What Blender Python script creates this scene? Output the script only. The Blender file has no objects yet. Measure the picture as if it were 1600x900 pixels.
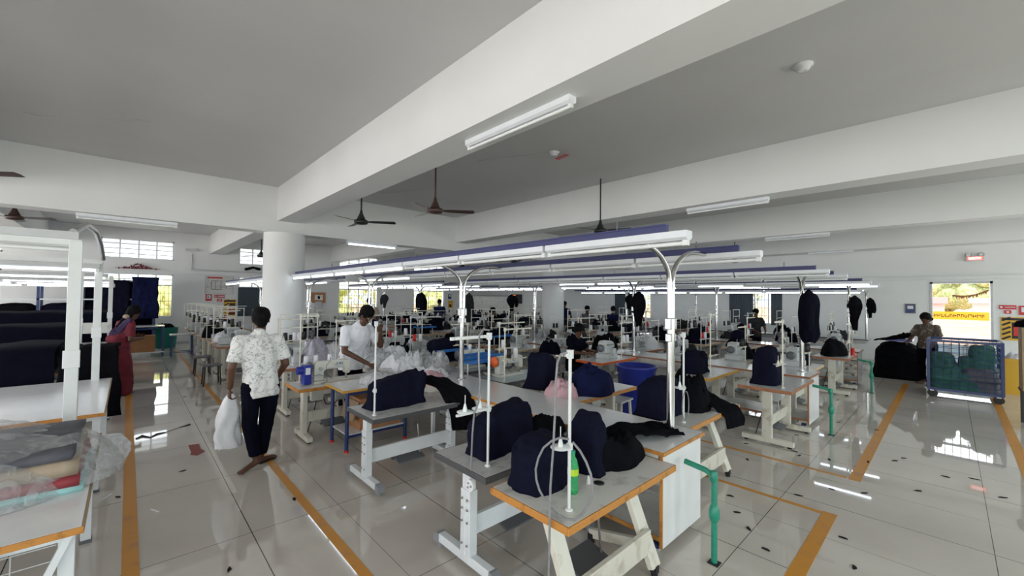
import bpy, bmesh, math, random
from math import sin, cos, pi, radians as rad
from mathutils import Vector, Matrix, noise
import numpy as np
S = bpy.context.scene
COL = S.collection
# ------------------------------------------------------------------ camera
FPX = 640.44; EYE = 1.95
_y, _p, _r = map(math.radians, (46.886, -1.362, 0.640))
_Ry = np.array([[cos(_y), 0, sin(_y)], [0, 1, 0], [-sin(_y), 0, cos(_y)]])
_Rx = np.array([[1, 0, 0], [0, cos(_p), -sin(_p)], [0, sin(_p), cos(_p)]])
_Rz = np.array([[cos(_r), -sin(_r), 0], [sin(_r), cos(_r), 0], [0, 0, 1]])
CAMM = _Rz @ _Rx @ _Ry @ np.array([[0, -1, 0], [0, 0, -1], [1, 0, 0]])   # world -> (right, down, forward)
cd = bpy.data.cameras.new('camera'); cam = bpy.data.objects.new('camera', cd); COL.objects.link(cam)
cd.sensor_width = 36; cd.lens = FPX / 1600 * 36; cd.clip_start = 0.05; cd.clip_end = 300
_R = Matrix((CAMM[0].tolist(), (-CAMM[1]).tolist(), (-CAMM[2]).tolist())).transposed()
cam.matrix_world = Matrix.Translation((0, 0, EYE)) @ _R.to_4x4()
S.camera = cam
def ray(px, py): return CAMM.T @ np.array([(px - 800) / FPX, (py - 450) / FPX, 1])
def fl(px, py, z=0):
    d = ray(px, py); t = (z - EYE) / d[2]; return Vector((d[0] * t, d[1] * t, z))
def atx(px, py, x):
    d = ray(px, py); t = x / d[0]; return Vector((x, d[1] * t, EYE + d[2] * t))
def aty(px, py, y):
    d = ray(px, py); t = y / d[1]; return Vector((d[0] * t, y, EYE + d[2] * t))
# ------------------------------------------------------------------ view + world + lights
S.view_settings.view_transform = 'Standard'; S.view_settings.look = 'None'
S.view_settings.gamma = 1; S.view_settings.use_curve_mapping = False
S.view_settings.exposure = 0.08
S.cycles.use_denoising = True
S.cycles.max_bounces = 8; S.cycles.diffuse_bounces = 4; S.cycles.glossy_bounces = 4
S.cycles.transmission_bounces = 6; S.cycles.transparent_max_bounces = 12
S.cycles.sample_clamp_indirect = 6.0; S.cycles.caustics_reflective = False; S.cycles.caustics_refractive = False
W = bpy.data.worlds.new('World'); S.world = W; W.use_nodes = True
W.node_tree.nodes['Background'].inputs[0].default_value = (0.86, 0.93, 1.0, 1)
W.node_tree.nodes['Background'].inputs[1].default_value = 1.5
def lamp(name, kind, loc, energy, color=(1, 1, 1), size=None, aim=None):
    l = bpy.data.lights.new(name, kind); l.energy = energy; l.color = color
    o = bpy.data.objects.new(name, l); COL.objects.link(o); o.location = loc
    if kind == 'AREA': l.shape = 'RECTANGLE'; l.size, l.size_y = size
    if aim is not None: o.rotation_euler = Vector(aim).to_track_quat('-Z', 'Y').to_euler()
    return o
CEIL = 4.35
XW, YW, XN, YN = 17.5, 20.6, -8.5, -5.5      # room faces: far right, far left, near left, near right
lamp('sun', 'SUN', (0, 0, 20), 4.5, (1, .95, .85), aim=(.38, .38, -.85)).data.angle = rad(1)
for k in range(6):      # daylight through the windows of the two walls behind the camera
    lamp('window_daylight', 'AREA', (XN + .12, -3.2 + k * 4.15, 2.1), 148, (.97, .98, 1), (2.2, 2.2), (1, 0, -.22))
for k in range(6):
    lamp('window_daylight', 'AREA', (-5.5 + k * 4.2, YN + .12, 2.1), 74, (.82, .97, .98), (2.2, 2.2), (0, 1, -.25))
for x in (.3, 4.4, 8.6, 12.7):      # daylight through the far windows
    lamp('window_daylight', 'AREA', (x, YW + .45, 2.5), 46, (.95, .98, 1), (1.9, 2.2), (0, -1, -.12))
for y in (10.2, 5.1, -.2):
    lamp('window_daylight', 'AREA', (XW + .45, y, 1.7), 44, (.95, .98, 1), (1.8, 1.9), (-1, 0, -.12))
# ------------------------------------------------------------------ materials
MATS = {}
def mat(name, col, rough=.5, metal=0, emit=0, var=0, scale=8, bump=0, bscale=40, spec=.5, alpha=1, trans=0, coat=0, dirt=None):
    if name in MATS: return MATS[name]
    m = bpy.data.materials.new(name); m.use_nodes = True; nt = m.node_tree; N = nt.nodes; L = nt.links
    b = N['Principled BSDF']; c4 = (*col, 1)
    b.inputs['Base Color'].default_value = c4; b.inputs['Roughness'].default_value = rough
    b.inputs['Metallic'].default_value = metal; b.inputs['Specular IOR Level'].default_value = spec
    b.inputs['Alpha'].default_value = alpha; b.inputs['Transmission Weight'].default_value = trans
    b.inputs['Coat Weight'].default_value = coat
    if emit: b.inputs['Emission Color'].default_value = c4; b.inputs['Emission Strength'].default_value = emit
    tc = None
    if var or bump or dirt:
        tc = N.new('ShaderNodeTexCoord')
    if var or dirt:
        nz = N.new('ShaderNodeTexNoise'); nz.inputs['Scale'].default_value = scale; nz.inputs['Detail'].default_value = 6
        L.new(tc.outputs['Object'], nz.inputs['Vector'])
        rp = N.new('ShaderNodeValToRGB'); e = rp.color_ramp.elements
        if dirt:
            e[0].position = .54; e[1].position = .70; e[0].color = c4; e[1].color = (*dirt, 1)
        else:
            e[0].position = .3; e[1].position = .7
            e[0].color = (*[max(0, v * (1 - var)) for v in col], 1); e[1].color = (*[min(1, v * (1 + var)) for v in col], 1)
        L.new(nz.outputs['Fac'], rp.inputs[0]); L.new(rp.outputs[0], b.inputs['Base Color'])
    if bump:
        n2 = N.new('ShaderNodeTexNoise'); n2.inputs['Scale'].default_value = bscale; n2.inputs['Detail'].default_value = 4
        L.new(tc.outputs['Object'], n2.inputs['Vector'])
        bp = N.new('ShaderNodeBump'); bp.inputs['Strength'].default_value = bump; bp.inputs['Distance'].default_value = .02
        L.new(n2.outputs['Fac'], bp.inputs['Height']); L.new(bp.outputs[0], b.inputs['Normal'])
    MATS[name] = m; return m
M = {}
M['wall'] = mat('white paint', (.78, .79, .78), .75, var=.03, scale=1.2)
M['ceil'] = mat('ceiling paint', (.60, .60, .595), .85, var=.03, scale=.8)
M['beam'] = mat('beam paint', (.76, .775, .765), .7, var=.025, scale=1.0)
M['white'] = mat('white laminate', (.80, .81, .82), .16, var=.03, scale=6, dirt=None)
M['whitew'] = mat('worn white laminate', (.68, .67, .64), .3, dirt=(.5, .48, .45), scale=9)
M['greyl'] = mat('grey laminate', (.55, .55, .55), .3, dirt=(.36, .36, .36), scale=14)
M['bluel'] = mat('pale blue laminate', (.50, .60, .64), .22, var=.05)
M['orange_edge'] = mat('orange brown edge band', (.55, .24, .05), .4, dirt=(.32, .13, .03), scale=18)
M['brown_edge'] = mat('red brown edge band', (.36, .15, .07), .45, var=.2)
M['wood_edge'] = mat('pale wood edge band', (.62, .45, .27), .5, var=.15)
M['red_edge'] = mat('orange red edge band', (.72, .13, .03), .35, var=.1)
M['grey_edge'] = mat('grey edge band', (.075, .075, .08), .4)
M['ywhite'] = mat('cream enamel', (.72, .69, .60), .35, dirt=(.5, .45, .36), scale=7)
M['wmetal'] = mat('white enamel', (.76, .79, .82), .3, var=.03)
M['wpost'] = mat('white post enamel', (.74, .76, .75), .35, var=.03)
M['hose'] = mat('grey rubber hose', (.24, .24, .25), .45, var=.15, scale=30)
M['dgrey'] = mat('dark grey plastic', (.12, .125, .14), .4)
M['mgrey'] = mat('mid grey plastic', (.26, .27, .29), .4)
M['lgrey'] = mat('light grey metal', (.55, .56, .56), .4, var=.06)
M['black'] = mat('black rubber', (.012, .012, .013), .5)
M['blackcloth'] = mat('black cloth', (.005, .005, .007), .95, spec=.06, var=.3, bump=.3, bscale=60)
M['navy'] = mat('navy cloth', (.0065, .007, .019), .9, spec=.08, var=.2, bump=.25, bscale=70)
M['navy2'] = mat('ink navy cloth', (.004, .0045, .011), .9, spec=.06, var=.2, bump=.2, bscale=50)
M['bluecloth'] = mat('dark blue cloth', (.008, .011, .048), .85, spec=.1, var=.25, bump=.25, bscale=40)
M['greycloth'] = mat('charcoal cloth', (.025, .025, .028), .9, spec=.1, var=.2)
M['pink'] = mat('pink cloth', (.62, .38, .42), .8, var=.15, bump=.3)
M['whitecloth'] = mat('white cloth', (.80, .80, .84), .8, var=.05, bump=.4, bscale=18)
M['teal'] = mat('teal green cloth', (.03, .11, .095), .85, var=.25, bump=.4, bscale=20)
M['slate'] = mat('slate grey cloth', (.10, .10, .12), .85, var=.2, bump=.3)
M['maroon'] = mat('maroon cloth', (.16, .008, .022), .75, var=.3, bump=.2)
M['purple'] = mat('dark purple cloth', (.03, .012, .06), .8, var=.3)
M['tan'] = mat('tan cloth', (.38, .30, .22), .8, var=.1)
M['chrome'] = mat('polished steel', (.62, .62, .61), .16, 1)
M['steel'] = mat('brushed steel', (.5, .5, .5), .35, 1)
M['cream'] = mat('cream machine enamel', (.66, .65, .58), .3, var=.05, scale=10)
M['mach2'] = mat('grey white machine enamel', (.56, .58, .58), .3, var=.05)
M['bluep'] = mat('blue plastic', (.015, .03, .30), .3, var=.06)
M['blueframe'] = mat('blue painted steel', (.013, .034, .14), .35, var=.12)
M['navyrail'] = mat('blue rail enamel', (.03, .035, .135), .4, var=.08)
M['cyan'] = mat('bright blue tray plastic', (.02, .16, .50), .35, var=.08)
M['green'] = mat('green pipe', (.02, .26, .17), .4, var=.12, scale=20)
M['binteal'] = mat('teal bin plastic', (.01, .20, .16), .4, var=.08)
M['carton'] = mat('cardboard', (.42, .20, .09), .8, var=.08)
M['carton2'] = mat('faded cardboard', (.34, .24, .15), .8, var=.1)
M['orange'] = mat('orange plastic', (.75, .12, .02), .4)
M['red'] = mat('red plastic', (.6, .02, .02), .4)
M['yellow'] = mat('yellow plastic', (.75, .42, .02), .4)
M['tape'] = mat('orange floor tape', (.60, .26, .025), .35, dirt=(.48, .22, .06), scale=5)
M['skin'] = mat('brown skin', (.105, .048, .028), .5, spec=.35, var=.08, scale=12)
M['hair'] = mat('black hair', (.004, .0035, .0035), .7, bump=.4, bscale=90, spec=.12)
M['eye'] = mat('eye white', (.35, .33, .31), .4)
M['tube_off'] = mat('unlit tube glass', (.82, .84, .83), .2)
M['tube_on'] = mat('lit tube', (.84, .91, 1.0), .3, emit=6.5)
M['fan'] = mat('brown fan enamel', (.055, .028, .022), .35, var=.1)
M['frosted'] = bpy.data.materials.new('frosted louvre glass'); M['frosted'].use_nodes = True
def _fro(m):
    nt = m.node_tree; nt.nodes.clear(); o = nt.nodes.new('ShaderNodeOutputMaterial'); mx = nt.nodes.new('ShaderNodeMixShader')
    a = nt.nodes.new('ShaderNodeBsdfTranslucent'); a.inputs[0].default_value = (.95, .97, .98, 1)
    b = nt.nodes.new('ShaderNodeBsdfTransparent'); b.inputs[0].default_value = (.95, .97, .98, 1); mx.inputs[0].default_value = .75
    nt.links.new(a.outputs[0], mx.inputs[1]); nt.links.new(b.outputs[0], mx.inputs[2]); nt.links.new(mx.outputs[0], o.inputs[0])
_fro(M['frosted'])
def _plastic(name, tint, mixf, rough=.12):
    m = bpy.data.materials.new(name); m.use_nodes = True; nt = m.node_tree; nt.nodes.clear(); N = nt.nodes.new
    o = N('ShaderNodeOutputMaterial'); mx = N('ShaderNodeMixShader'); b = N('ShaderNodeBsdfPrincipled')
    b.inputs['Base Color'].default_value = (*tint, 1); b.inputs['Roughness'].default_value = rough
    t = N('ShaderNodeBsdfTransparent'); t.inputs[0].default_value = (.97, .97, .97, 1)
    tc = N('ShaderNodeTexCoord'); nz = N('ShaderNodeTexNoise'); nz.inputs['Scale'].default_value = 9; nz.inputs['Detail'].default_value = 5; nz.inputs['Distortion'].default_value = 1.5
    bp = N('ShaderNodeBump'); bp.inputs['Strength'].default_value = .8; bp.inputs['Distance'].default_value = .03
    l = nt.links.new; l(tc.outputs['Object'], nz.inputs['Vector']); l(nz.outputs['Fac'], bp.inputs['Height']); l(bp.outputs[0], b.inputs['Normal'])
    mr = N('ShaderNodeMapRange'); mr.inputs[1].default_value = .3; mr.inputs[2].default_value = .7; mr.inputs[3].default_value = mixf - .2; mr.inputs[4].default_value = mixf + .2
    l(nz.outputs['Fac'], mr.inputs[0]); l(mr.outputs[0], mx.inputs[0]); l(t.outputs[0], mx.inputs[1]); l(b.outputs[0], mx.inputs[2]); l(mx.outputs[0], o.inputs[0])
    return m
M['plastic'] = _plastic('clear polythene', (.66, .67, .68), .34)
M['plastic2'] = _plastic('milky polythene', (.78, .79, .82), .62)
M['bottle'] = _plastic('green bottle plastic', (.03, .42, .14), .7, .1)
def _floor():
    m = bpy.data.materials.new('glossy floor tile'); m.use_nodes = True; nt = m.node_tree; N = nt.nodes.new; l = nt.links.new
    b = nt.nodes['Principled BSDF']; tc = N('ShaderNodeTexCoord'); sx = N('ShaderNodeSeparateXYZ'); l(tc.outputs['Object'], sx.inputs[0])
    def joint(sock, off, pitch, half):
        a = N('ShaderNodeMath'); a.operation = 'SUBTRACT'; l(sock, a.inputs[0]); a.inputs[1].default_value = off
        w = N('ShaderNodeMath'); w.operation = 'PINGPONG'; l(a.outputs[0], w.inputs[0]); w.inputs[1].default_value = pitch / 2
        c = N('ShaderNodeMath'); c.operation = 'LESS_THAN'; l(w.outputs[0], c.inputs[0]); c.inputs[1].default_value = half; return c.outputs[0]
    j1 = joint(sx.outputs[0], 4.945, 1.385, .0035); j1b = joint(sx.outputs[0], 4.945, .6925, .0016); j2 = joint(sx.outputs[1], 1.165, 1.385, .0026)
    mx = N('ShaderNodeMath'); mx.operation = 'MAXIMUM'; l(j1, mx.inputs[0]); l(j2, mx.inputs[1])
    mx2 = N('ShaderNodeMath'); mx2.operation = 'MAXIMUM'; l(mx.outputs[0], mx2.inputs[0]); l(j1b, mx2.inputs[1])
    nz = N('ShaderNodeTexNoise'); nz.inputs['Scale'].default_value = 1.3; nz.inputs['Detail'].default_value = 8; l(tc.outputs['Object'], nz.inputs['Vector'])
    rp = N('ShaderNodeValToRGB'); e = rp.color_ramp.elements; e[0].position = .3; e[1].position = .72
    e[0].color = (.56, .515, .465, 1); e[1].color = (.65, .60, .545, 1); l(nz.outputs['Fac'], rp.inputs[0])
    mc = N('ShaderNodeMixRGB'); l(mx2.outputs[0], mc.inputs[0]); l(rp.outputs[0], mc.inputs[1]); mc.inputs[2].default_value = (.07, .06, .05, 1)
    l(mc.outputs[0], b.inputs['Base Color'])
    mr = N('ShaderNodeMapRange'); mr.inputs[3].default_value = .012; mr.inputs[4].default_value = .05; l(nz.outputs['Fac'], mr.inputs[0]); l(mr.outputs[0], b.inputs['Roughness'])
    b.inputs['Specular IOR Level'].default_value = .85
    return m
M['floor'] = _floor()
def _shirt():
    m = bpy.data.materials.new('white shirt with grey leaf print'); m.use_nodes = True; nt = m.node_tree; N = nt.nodes.new; l = nt.links.new
    b = nt.nodes['Principled BSDF']; b.inputs['Roughness'].default_value = .8; tc = N('ShaderNodeTexCoord')
    v = N('ShaderNodeTexVoronoi'); v.feature = 'DISTANCE_TO_EDGE'; v.inputs['Scale'].default_value = 13
    n = N('ShaderNodeTexNoise'); n.inputs['Scale'].default_value = 9; n.inputs['Detail'].default_value = 3
    ad = N('ShaderNodeMixRGB'); ad.inputs[0].default_value = .25; l(tc.outputs['Object'], ad.inputs[1]); l(n.outputs['Color'], ad.inputs[2]); l(tc.outputs['Object'], n.inputs['Vector']); l(ad.outputs[0], v.inputs['Vector'])
    r = N('ShaderNodeValToRGB'); e = r.color_ramp.elements; e[0].position = .02; e[1].position = .07; e[0].color = (.42, .42, .43, 1); e[1].color = (.80, .79, .77, 1)
    n2 = N('ShaderNodeTexNoise'); n2.inputs['Scale'].default_value = 22; l(tc.outputs['Object'], n2.inputs['Vector'])
    r2 = N('ShaderNodeValToRGB'); r2.color_ramp.elements[0].position = .52; r2.color_ramp.elements[1].position = .62; l(n2.outputs['Fac'], r2.inputs[0])
    mx = N('ShaderNodeMixRGB'); l(r2.outputs[0], mx.inputs[0]); l(r.outputs[0], mx.inputs[1]); mx.inputs[2].default_value = (.80, .79, .77, 1)
    l(v.outputs['Distance'], r.inputs[0]); l(mx.outputs[0], b.inputs['Base Color']); return m
M['printshirt'] = _shirt()
def _leaf(name, c1, c2, sc):
    m = mat(name, c1, .7); nt = m.node_tree; b = nt.nodes['Principled BSDF']; N = nt.nodes.new; l = nt.links.new
    tc = N('ShaderNodeTexCoord'); n = N('ShaderNodeTexNoise'); n.inputs['Scale'].default_value = sc; n.inputs['Detail'].default_value = 8
    r = N('ShaderNodeValToRGB'); e = r.color_ramp.elements; e[0].position = .4; e[1].position = .62; e[0].color = (*c1, 1); e[1].color = (*c2, 1)
    l(tc.outputs['Object'], n.inputs['Vector']); l(n.outputs['Fac'], r.inputs[0]); l(r.outputs[0], b.inputs['Base Color']); return m
M['leaf'] = _leaf('sunlit leaves', (.42, .50, .22), (.80, .86, .52), 3)
M['leaf2'] = _leaf('bright yellow green leaves', (.50, .56, .16), (.86, .90, .42), 4)
M['earth'] = mat('red earth', (.72, .46, .32), .9, var=.25, scale=.5)
M['bark'] = mat('bark', (.25, .18, .12), .9, var=.2)
# ------------------------------------------------------------------ mesh builder
class MB:
    def __init__(s): s.v = []; s.f = []; s.sm = []
    def add(s, vs, fs, smooth=False, mx=None):
        o = len(s.v)
        s.v += [tuple(mx @ Vector(p)) for p in vs] if mx else [tuple(p) for p in vs]
        s.f += [tuple(i + o for i in f) for f in fs]; s.sm += [smooth] * len(fs); return s
    def box(s, c, d, rz=0, ry=0, rx=0):
        x, y, z = d[0] / 2, d[1] / 2, d[2] / 2
        vs = [(-x, -y, -z), (x, -y, -z), (x, y, -z), (-x, y, -z), (-x, -y, z), (x, -y, z), (x, y, z), (-x, y, z)]
        fs = [(0, 3, 2, 1), (4, 5, 6, 7), (0, 1, 5, 4), (1, 2, 6, 5), (2, 3, 7, 6), (3, 0, 4, 7)]
        mx = Matrix.Translation(c)
        if rz or ry or rx: mx = mx @ Matrix.Rotation(rz, 4, 'Z') @ Matrix.Rotation(ry, 4, 'Y') @ Matrix.Rotation(rx, 4, 'X')
        return s.add(vs, fs, False, mx)
    def ab(s, a, b): return s.box([(a[i] + b[i]) / 2 for i in range(3)], [abs(b[i] - a[i]) for i in range(3)])
    def bar(s, p, q, w, h, up=(0, 0, 1)):       # rectangular bar from p to q
        p = Vector(p); q = Vector(q); d = (q - p); L = d.length; d.normalize(); u = Vector(up)
        if abs(d.dot(u)) > .99: u = Vector((0, 1, 0))
        x = d.cross(u).normalized(); y = x.cross(d).normalized()
        vs = [p + x * a * w / 2 + y * b * h / 2 + d * t for t in (0, L) for a, b in ((-1, -1), (1, -1), (1, 1), (-1, 1))]
        return s.add(vs, [(0, 1, 2, 3), (7, 6, 5, 4), (0, 4, 5, 1), (1, 5, 6, 2), (2, 6, 7, 3), (3, 7, 4, 0)])
    def tube(s, pts, r, n=8, caps=True):
        pts = [Vector(p) for p in pts]; rs = r if isinstance(r, (list, tuple)) else [r] * len(pts)
        vs = []; fs = []; ref = None
        for i, p in enumerate(pts):
            d = (pts[min(i + 1, len(pts) - 1)] - pts[max(i - 1, 0)]).normalized()
            if ref is None: ref = Vector((0, 0, 1)) if abs(d.z) < .9 else Vector((1, 0, 0))
            u = d.cross(ref).normalized(); w = u.cross(d).normalized(); ref = w
            vs += [p + (u * cos(2 * pi * k / n) + w * sin(2 * pi * k / n)) * rs[i] for k in range(n)]
        m = len(pts)
        for i in range(m - 1):
            for k in range(n): fs.append((i * n + k, i * n + (k + 1) % n, (i + 1) * n + (k + 1) % n, (i + 1) * n + k))
        s.add(vs, fs, True)
        if caps: s.add(vs[:n], [tuple(range(n))[::-1]]); s.add(vs[-n:], [tuple(range(n))])
        return s
    def cyl(s, p, q, r, r2=None, n=14): return s.tube([p, q], [r, r if r2 is None else r2], n)
    def lathe(s, prof, c=(0, 0, 0), n=16, mx=None, smooth=True):
        vs = [(r * cos(2 * pi * k / n), r * sin(2 * pi * k / n), z) for r, z in prof for k in range(n)]
        fs = [(i * n + k, i * n + (k + 1) % n, (i + 1) * n + (k + 1) % n, (i + 1) * n + k) for i in range(len(prof) - 1) for k in range(n)]
        m2 = Matrix.Translation(c) @ (mx if mx else Matrix())
        s.add(vs, fs, smooth, m2)
        s.add(vs[:n], [tuple(range(n))[::-1]], False, m2); s.add(vs[-n:], [tuple(range(n))], False, m2); return s
    def ball(s, c, r, n=10, m=7):
        r = r if isinstance(r, (list, tuple)) else (r, r, r)
        vs = [(c[0], c[1], c[2] - r[2])]; fs = []
        for i in range(1, m):
            a = -pi / 2 + pi * i / m
            vs += [(c[0] + r[0] * cos(a) * cos(2 * pi * k / n), c[1] + r[1] * cos(a) * sin(2 * pi * k / n), c[2] + r[2] * sin(a)) for k in range(n)]
        vs.append((c[0], c[1], c[2] + r[2])); T = len(vs) - 1
        for k in range(n):
            fs.append((0, 1 + (k + 1) % n, 1 + k)); fs.append((T, T - n + k, T - n + (k + 1) % n))
            for i in range(m - 2): fs.append((1 + i * n + k, 1 + i * n + (k + 1) % n, 1 + (i + 1) * n + (k + 1) % n, 1 + (i + 1) * n + k))
        return s.add(vs, fs, True)
    def prism(s, poly, a, b, axis='y'):       # 2-D outline extruded between a and b along an axis
        n = len(poly)
        def P(p, t): return (p[0], t, p[1]) if axis == 'y' else ((t, p[0], p[1]) if axis == 'x' else (p[0], p[1], t))
        vs = [P(p, a) for p in poly] + [P(p, b) for p in poly]
        fs = [tuple(range(n)), tuple(range(2 * n - 1, n - 1, -1))] + [(i, i + n, (i + 1) % n + n, (i + 1) % n) for i in range(n)]
        return s.add(vs, fs)
    def build(s, name, m, parent=None, loc=None, rz=0, bevel=0):
        me = bpy.data.meshes.new(name); me.from_pydata(s.v, [], s.f); me.update()
        me.polygons.foreach_set('use_smooth', s.sm)
        bm = bmesh.new(); bm.from_mesh(me); bmesh.ops.recalc_face_normals(bm, faces=bm.faces); bm.to_mesh(me); bm.free()
        me.materials.append(M[m] if isinstance(m, str) else m)
        o = bpy.data.objects.new(name, me); COL.objects.link(o)
        if parent is not None: o.parent = parent
        if loc is not None: o.location = loc
        o.rotation_euler.z = rz
        if bevel:
            b = o.modifiers.new('bevel', 'BEVEL'); b.width = bevel; b.segments = 2; b.limit_method = 'ANGLE'
        return o
def tag(o, label, cat, group=None):
    o['label'] = label; o['category'] = cat
    if group: o['group'] = group
    return o
def thing(name, label, cat, loc=(0, 0, 0), rz=0, group=None):
    o = bpy.data.objects.new(name, None); COL.objects.link(o); o.empty_display_size = .1
    o.location = loc; o.rotation_euler.z = rz; return tag(o, label, cat, group)
def struct(o): o['kind'] = 'structure'; return o
def dup(root, loc, rz=None, label=None, group=None):
    def cp(o, par):
        c = o.copy(); COL.objects.link(c)
        if par is not None: c.parent = par
        for ch in o.children: cp(ch, c)
        return c
    c = cp(root, None); c.location = loc
    if rz is not None: c.rotation_euler.z = rz
    if label: c['label'] = label
    if group: c['group'] = group
    return c
def nz(p, s=1.0, seed=0): return noise.noise(Vector((p[0] * s + seed * 7.13, p[1] * s - seed * 3.7, p[2] * s + seed * 1.9)))
def text_mesh(body, size, depth=.002):
    c = bpy.data.curves.new('text', 'FONT'); c.body = body; c.size = size; c.extrude = depth; c.align_x = 'CENTER'; c.align_y = 'CENTER'
    o = bpy.data.objects.new('text', c); COL.objects.link(o); bpy.context.view_layer.update()
    me = bpy.data.meshes.new_from_object(o.evaluated_get(bpy.context.evaluated_depsgraph_get())); bpy.data.objects.remove(o); return me
def text_obj(name, body, size, m, parent, mx, depth=.002):
    me = text_mesh(body, size, depth); me.materials.clear(); me.materials.append(M[m] if isinstance(m, str) else m)
    o = bpy.data.objects.new(name, me); COL.objects.link(o); o.parent = parent; o.matrix_local = mx; return o
ORD = ['first', 'second', 'third', 'fourth', 'fifth', 'sixth', 'seventh', 'eighth', 'ninth', 'tenth', 'eleventh', 'twelfth', 'thirteenth', 'fourteenth']
# ------------------------------------------------------------------ structure
def wall(name, axis, face, thick, lo, hi, holes, top=CEIL):
    """wall in the plane axis=face, outward thickness thick, running lo..hi, with rectangular holes (a,b,z0,z1)"""
    b = MB(); cuts = sorted({lo, hi, *[h[0] for h in holes], *[h[1] for h in holes]})
    for a, c in zip(cuts, cuts[1:]):
        hs = sorted([(h[2], h[3]) for h in holes if h[0] <= a + 1e-6 and h[1] >= c - 1e-6]); z = 0
        for z0, z1 in hs + [(top, top)]:
            if z0 > z + 1e-6:
                if axis == 'y': b.ab((a, face, z), (c, face + thick, z0))
                else: b.ab((face, a, z), (face + thick, c, z0))
            z = z1
    return struct(b.build(name, 'wall'))
struct(MB().ab((XN - .3, YN - .3, -.1), (XW + .3, YW + .3, 0)).build('floor', 'floor'))
struct(MB().ab((XN - .3, YN - .3, CEIL), (XW + .3, YW + .3, CEIL + .25)).build('ceiling', 'ceil'))
YWIN = [(-4.95, -2.95), (-.76, 1.27), (3.4, 5.42), (7.57, 9.6), (11.7, 13.75)]
XWIN = [(9.35, 11.25), (4.2, 6.0)]
wall('wall_left', 'y', YW, .25, XN, XW, [(a, b, 1.06, 2.70) for a, b in YWIN] + [(a, b, 3.24, 3.96) for a, b in YWIN])
DOOR = (-.82, .40)
wall('wall_right', 'x', XW, .25, YN, YW, [(a, b, 1.06, 2.62) for a, b in XWIN] + [(DOOR[0], DOOR[1], 0, 2.56)])
wall('wall_back', 'x', XN, -.25, YN, YW, [(-4.3 + k * 4.15, -2.1 + k * 4.15, 1.0, 3.2) for k in range(6)])
wall('wall_front', 'y', YN, -.25, XN, XW, [(-6.6 + k * 4.2, -4.4 + k * 4.2, 1.0, 3.2) for k in range(6)])
for i, (x0, x1) in enumerate(((-7.2, -6.75), (-2.42, -1.97), (2.38, 2.83), (7.18, 7.62), (12.0, 12.45), (16.75, 17.5))):
    struct(MB().ab((x0, YN, 3.6), (x1, YW, CEIL)).build('ceiling_beam', 'beam'))
for y0, y1 in ((10.2, 10.65), (-.9, -.45)):
    if y0 > 0: struct(MB().ab((XN, y0, 3.35), (XW, y1, CEIL)).build('ceiling_beam', 'beam'))
for x in (2.6, 11.95):
    struct(MB().cyl((x, 10.45, 0), (x, 10.45, 3.35), .42, n=40).build('column', 'wall'))
struct(MB().ab((XN, YW - .10, 2.75), (XW, YW, 2.86)).build('trim_1', 'beam'))
struct(MB().ab((XW - .10, YN, 2.62), (XW, YW, 2.72)).build('trim_2', 'beam'))
struct(MB().ab((XN, YW - .015, 0), (XW, YW, .10)).build('baseboard_left', 'lgrey'))
bb = MB().ab((XW - .015, DOOR[1], 0), (XW, YW, .10)); bb.ab((XW - .015, YN, 0), (XW, DOOR[0], .10)); struct(bb.build('baseboard_right', 'lgrey'))
wn = [0]
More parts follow.
